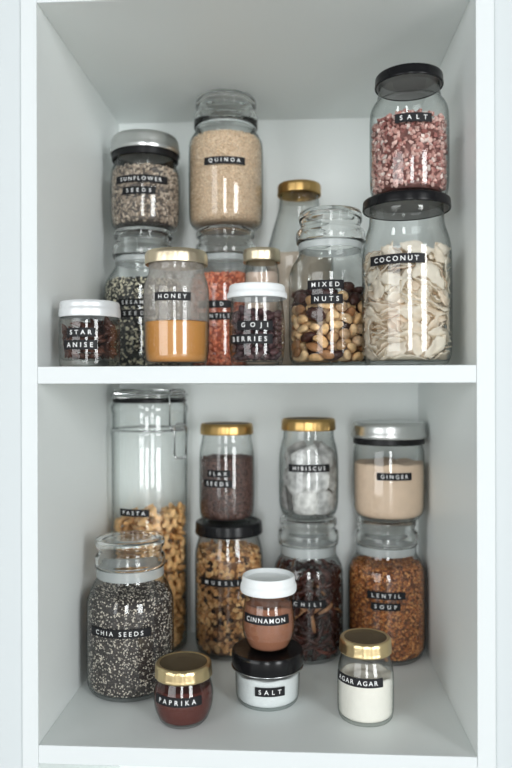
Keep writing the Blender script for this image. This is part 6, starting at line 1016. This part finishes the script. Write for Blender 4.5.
# ---------------------------------------------------------------- countable pieces
PM = {
    'cashew': piece_mat('cashew_cream', [(.76, .46, .21), (.88, .63, .37), (.82, .54, .27)], .5, .15, 140),
    'almond': piece_mat('almond_skin', [(.36, .165, .07), (.46, .23, .10)], .6, .5, 420),
    'hazelnut': piece_mat('hazelnut_skin', [(.62, .40, .22), (.50, .29, .14), (.70, .50, .32)], .55, .3, 260),
    'dark_fruit': piece_mat('dried_fruit_dark', [(.045, .016, .014), (.075, .028, .022)], .4, .6, 320),
    'goji': piece_mat('goji_dark', [(.055, .022, .024), (.095, .04, .042), (.05, .026, .03)], .45, .5, 420),
    'star_anise': piece_mat('star_anise_brown', [(.05, .017, .011), (.095, .032, .018)], .5, .5, 300),
    'pasta_flower': piece_mat('pasta_ochre', [(.76, .43, .17), (.84, .53, .25), (.70, .37, .13)], .55, .2, 150),
    'coconut_flake': piece_mat('coconut_white', [(.97, .90, .79), (.98, .94, .86), (.96, .85, .72)], .6, .25, 90, translucent=.5, lo=.85, hi=1.08),
}
M_EDGE = principled('coconut_brown_skin', (.40, .23, .12), .7)
LAB = {
    ('nuts', 'cashew'): ('pale curved cashew inside the MIXED NUTS jar', 'nut', 'cashews in the mixed nuts jar'),
    ('nuts', 'almond'): ('brown-skinned almond inside the MIXED NUTS jar', 'nut', 'almonds in the mixed nuts jar'),
    ('nuts', 'hazelnut'): ('small round hazelnut inside the MIXED NUTS jar', 'nut', 'hazelnuts in the mixed nuts jar'),
    ('nuts', 'dark_fruit'): ('dark wrinkled dried fruit inside the MIXED NUTS jar', 'dried fruit', 'dried fruit in the mixed nuts jar'),
    ('pasta', 'pasta_flower'): ('ochre flower-shaped pasta piece inside the tall PASTA jar', 'pasta', 'pasta pieces in the pasta jar'),
    ('star', 'star_anise'): ('brown star anise pod inside the STAR ANISE jar', 'spice', 'star anise in the star anise jar'),
    ('goji', 'goji'): ('dark wrinkled berry inside the GOJI BERRIES glass', 'berry', 'goji berries in the goji glass'),
    ('coconut', 'coconut_flake'): ('curled cream coconut flake inside the COCONUT jar', 'coconut flake', 'coconut flakes in the coconut jar'),
}
NAMES = {'dark_fruit': 'dried_fruit', 'goji': 'goji_berry', 'star_anise': 'star_anise_pod', 'pasta_flower': 'pasta_piece'}
proto = {}
for jarkey, poses in POSES.items():
    J = JARS[jarkey]
    dz = J['base'] - .006
    for kind, var, x, y, z, qw, qx, qy, qz in poses:
        if z > J['fill'] + (.004 if jarkey != 'star' else -.004):
            continue
        lab, cat, grp = LAB[(jarkey, kind)]
        if (kind, var) not in proto:
            me = mesh_from(kind, *KINDS[kind][0](var + 1)); me.materials.append(PM[kind])
            if kind == 'coconut_flake' and var % 2 == 0:
                me.materials.append(M_EDGE)
                for i, p in enumerate(me.polygons):
                    if i >= 2 * 11 * 4 and (i - 2 * 11 * 4) % 30 < 12:
                        p.material_index = 1
            o = link(NAMES.get(kind, kind), me)
            proto[(kind, var)] = o
            o.rotation_mode = 'QUATERNION'
        else:
            o = proto[(kind, var)].copy(); COL.objects.link(o)
        q = .972 if jarkey == 'pasta' else 1
        o.location = (J['x'] + x * q, J['y'] + y * q, J['z'] + .0006 + dz + z * {'pasta': 1.05, 'nuts': 1.07}.get(jarkey, 1))
        o.rotation_quaternion = (qw, qx, qy, qz)
        tag(o, lab, cat, grp)

J = JARS['coconut']
J2 = dict(J, fill=.112)
V, F = lathe([(0, .008), (.020, .008), (.035, .016), (.037, .06), (.036, .095), (.022, .110), (0, .113)], 40)
V = [(x * (1 + .08 * wob(x * 150, z * 120, y * 150, 2)), y * (1 + .08 * wob(x * 150, z * 120, y * 150, 2)), z) for x, y, z in V]
o = link('coconut_heap', mesh_from('coconut_heap', V, F)); o.data.materials.append(principled('coconut_mass', (.94, .86, .75), .7, bump=.6, scale=120))
tag(place(J, o), 'cream coconut packed in the middle of the COCONUT jar', 'coconut', kind='stuff')

# tea bags: soft crumpled pouches
def tea_bag(seed):
    r = random.Random(seed); n, m = 26, 20; V, F = [], []
    Lx, Ly = .030, .024
    for s in (1, -1):
        for i in range(n):
            for j in range(m):
                u, v = i / (n - 1) * 2 - 1, j / (m - 1) * 2 - 1
                puff = max(0, (1 - u * u) * (1 - v * v)) ** .55
                zz = s * .0085 * puff + .0022 * puff * wob(u * 2.3, v * 2.6, s, seed) + .0022 * math.sin(2.2 * u + seed) + .0009 * math.sin(9 * v + 3 * u + seed) * puff
                V.append((u * Lx * (1 - .08 * v * v) + .001 * wob(v * 3, u, 1, seed), v * Ly * (1 - .1 * u * u), zz))
    K = n * m
    for i in range(n - 1):
        for j in range(m - 1):
            a = i * m + j
            F.append((a, a + m, a + m + 1, a + 1)); F.append((K + a, K + a + 1, K + a + m + 1, K + a + m))
    rim = [i * m for i in range(n)] + [(n - 1) * m + j for j in range(1, m)] + [i * m + m - 1 for i in range(n - 2, -1, -1)] + [j for j in range(m - 2, 0, -1)]
    for k in range(len(rim)):
        a, b = rim[k], rim[(k + 1) % len(rim)]
        F.append((a, K + a, K + b, b))
    return V, F
TEA = piece_mat('tea_bag_paper', [(.56, .55, .54), (.76, .76, .75), (.40, .385, .375), (.68, .67, .65)], .8, 1.0, 75, lo=.45, hi=1.25)
J = JARS['tea']
tea_spots = [  # angle, height, turn, depth behind the glass, tone seed
    (-1.75, .026, .25, .0085), (-.75, .024, -.3, .0085), (.5, .026, .3, .0085), (1.7, .025, -.2, .0085), (2.95, .026, .25, .0085),
    (-2.3, .058, -.45, .0090), (-1.2, .060, .5, .0085), (0, .058, -.4, .0085), (1.2, .060, .3, .0085), (2.5, .060, -.3, .0085),
    (-1.7, .090, .35, .0085), (-.6, .092, -.5, .0085), (.8, .09, .3, .0085), (2.2, .09, -.35, .0085)]
for i, (a, zc, ro, dep) in enumerate(tea_spots):
    V, F = tea_bag(i + 1)
    W2 = []
    for x, y, z in V:
        x, y = (x * math.cos(ro) - y * math.sin(ro)) * .84, (x * math.sin(ro) + y * math.cos(ro)) * .84
        zz = min(max(zc + y, .0085), .118)
        rin = outer_radius(J, zz) - .0018
        rad = min(rin, rin - dep + z * 1.05)
        th = a + x / (rin - .004)
        W2.append((rad * math.cos(th), rad * math.sin(th), zz))
    o = link('tea_bag', mesh_from('tea_bag', W2, F)); o.data.materials.append(TEA)
    tag(place(J, o), 'crumpled pale tea bag inside the HIBISCUS jar', 'tea bag', 'tea bags in the hibiscus jar')

# dried strips: curved leathery ribbons
def strip(seed):
    r = random.Random(seed); n = 14; V, F = [], []
    L = r.uniform(.030, .052); span = r.uniform(1.2, 3.6); R = L / span; w = r.uniform(.0018, .0038); t = .0009
    for i in range(n):
        a = -span / 2 + span * i / (n - 1)
        ww = w * (1 - .55 * abs(2 * i / (n - 1) - 1) ** 3)
        tw = .5 * math.sin(a * 1.3 + seed)
        c = Vector((R * math.sin(a), 0, R * math.cos(a) - R))
        rd = Vector((math.sin(a), 0, math.cos(a))); yd = Vector((0, 1, 0))
        d1 = (yd * math.cos(tw) + rd * math.sin(tw)); d2 = (rd * math.cos(tw) - yd * math.sin(tw))
        for s1, s2 in ((-1, -1), (1, -1), (1, 1), (-1, 1)):
            V.append(c + d1 * ww * s1 + d2 * t * s2)
    for i in range(n - 1):
        for k in range(4):
            k2 = (k + 1) % 4
            F.append((i * 4 + k, i * 4 + 4 + k, i * 4 + 4 + k2, i * 4 + k2))
    F += [(0, 1, 2, 3), ((n - 1) * 4 + 3, (n - 1) * 4 + 2, (n - 1) * 4 + 1, (n - 1) * 4)]
    return V, F
DS = piece_mat('dried_strip_dark', [(.035, .012, .010), (.075, .02, .014), (.028, .010, .009), (.15, .035, .02)], .38, .6, 260)
DT = piece_mat('dried_strip_tan', [(.33, .15, .07), (.42, .21, .10)], .5, .4, 260)
J = JARS['chili']; rnd = random.Random(12)
strips = [link('dried_strip', mesh_from('dried_strip', *strip(s + 1))) for s in range(8)]
for s, o in enumerate(strips):
    o.data.materials.append(DT if s == 6 else DS)
used = set(); k = 0
for lay, inset in ((0, .0045), (1, .0085), (2, .0130)):
    zz = .014
    while zz < J['fill'] - .004:
        rad = outer_radius(J, zz) - inset
        m = int(2 * PI * rad / .022)
        for q in range(m):
            a = 2 * PI * (q + .5 * (k % 2) + rnd.uniform(-.15, .15)) / m
            s = rnd.choice((0, 1, 2, 3, 4, 5, 7, 0, 1, 2, 3, 6))
            if s in used:
                o = strips[s].copy(); COL.objects.link(o)
            else:
                o = strips[s]; used.add(s)
            o.matrix_world = Matrix.Translation((J['x'] + rad * math.cos(a), J['y'] + rad * math.sin(a), J['z'] + zz + rnd.uniform(-.002, .002))) @ Matrix.Rotation(a - PI / 2, 4, 'Z') @ Matrix.Rotation(-PI / 2, 4, 'X') @ Matrix.Rotation(rnd.uniform(-1.5, 1.5), 4, 'Z') @ Matrix.Rotation(rnd.uniform(-.2, .2), 4, 'X') @ Matrix.Scale(.9, 4)
            if s == 6:
                tag(o, 'tan curled dried strip inside the dark stopper jar behind CINNAMON', 'dried fruit', 'tan dried strips in the dark stopper jar')
            else:
                tag(o, 'dark red curled dried strip inside the stopper jar behind CINNAMON', 'dried fruit', 'dark red dried strips in the stopper jar')
        zz += .0115; k += 1
for s, o in enumerate(strips):
    if s not in used:
        bpy.data.objects.remove(o)

# ---------------------------------------------------------------- light: daylight from two tall windows behind the camera, plus an added left fill
def area_light(name, loc, target, w, h, power, col):
    ld = bpy.data.lights.new(name, 'AREA'); ld.shape = 'RECTANGLE'; ld.size = w; ld.size_y = h; ld.energy = power; ld.color = col
    o = bpy.data.objects.new(name, ld); COL.objects.link(o); o.location = loc
    o.rotation_euler = (Vector(target) - Vector(loc)).to_track_quat('-Z', 'Y').to_euler()
    return o
area_light('window_daylight', (.36, -4.6, .35), (.25, 0, 0), .75, 2.6, 74, (.965, .992, 1))
area_light('right_window_daylight', (3.05, -3.6, .35), (.25, 0, 0), 1.1, 2.6, 108, (.965, .992, 1))
area_light('left_fill_light', (-2.7, -3.6, .35), (.25, 0, 0), 2.6, 2.8, 80, (.965, .992, 1))  # added wide fill to brighten the right inner wall, not a window
wd = bpy.data.worlds.new('room_daylight'); scene.world = wd; wd.use_nodes = True
bg = wd.node_tree.nodes['Background']; bg.inputs[0].default_value = (.90, .95, .96, 1); bg.inputs[1].default_value = .15

# ---------------------------------------------------------------- camera
cd = bpy.data.cameras.new('camera'); cam = bpy.data.objects.new('camera', cd); COL.objects.link(cam); scene.camera = cam
yaw, roll = .0573, -.0025
c, s = math.cos(yaw), math.sin(yaw)
fw, rt, up = Vector((-s, c, 0)), Vector((c, s, 0)), Vector((0, 0, 1))
r3 = rt * math.cos(roll) + up * math.sin(roll); u3 = up * math.cos(roll) - rt * math.sin(roll)
mw = Matrix((r3, u3, -fw)).transposed().to_4x4(); mw.translation = (.2988, -.7944, -.0206)
cam.matrix_world = mw
cd.sensor_fit = 'VERTICAL'; cd.sensor_height = 36.0; cd.lens = 700 / 768 * 36
cd.clip_start = .02
cd.dof.use_dof = True; cd.dof.focus_distance = .87; cd.dof.aperture_fstop = 2.5

scene.view_settings.view_transform = 'Standard'; scene.view_settings.look = 'None'
scene.view_settings.gamma = 1; scene.view_settings.use_curve_mapping = False; scene.view_settings.exposure = 0.05
scene.cycles.max_bounces = 14; scene.cycles.transparent_max_bounces = 48; scene.cycles.transmission_bounces = 12; scene.cycles.diffuse_bounces = 5
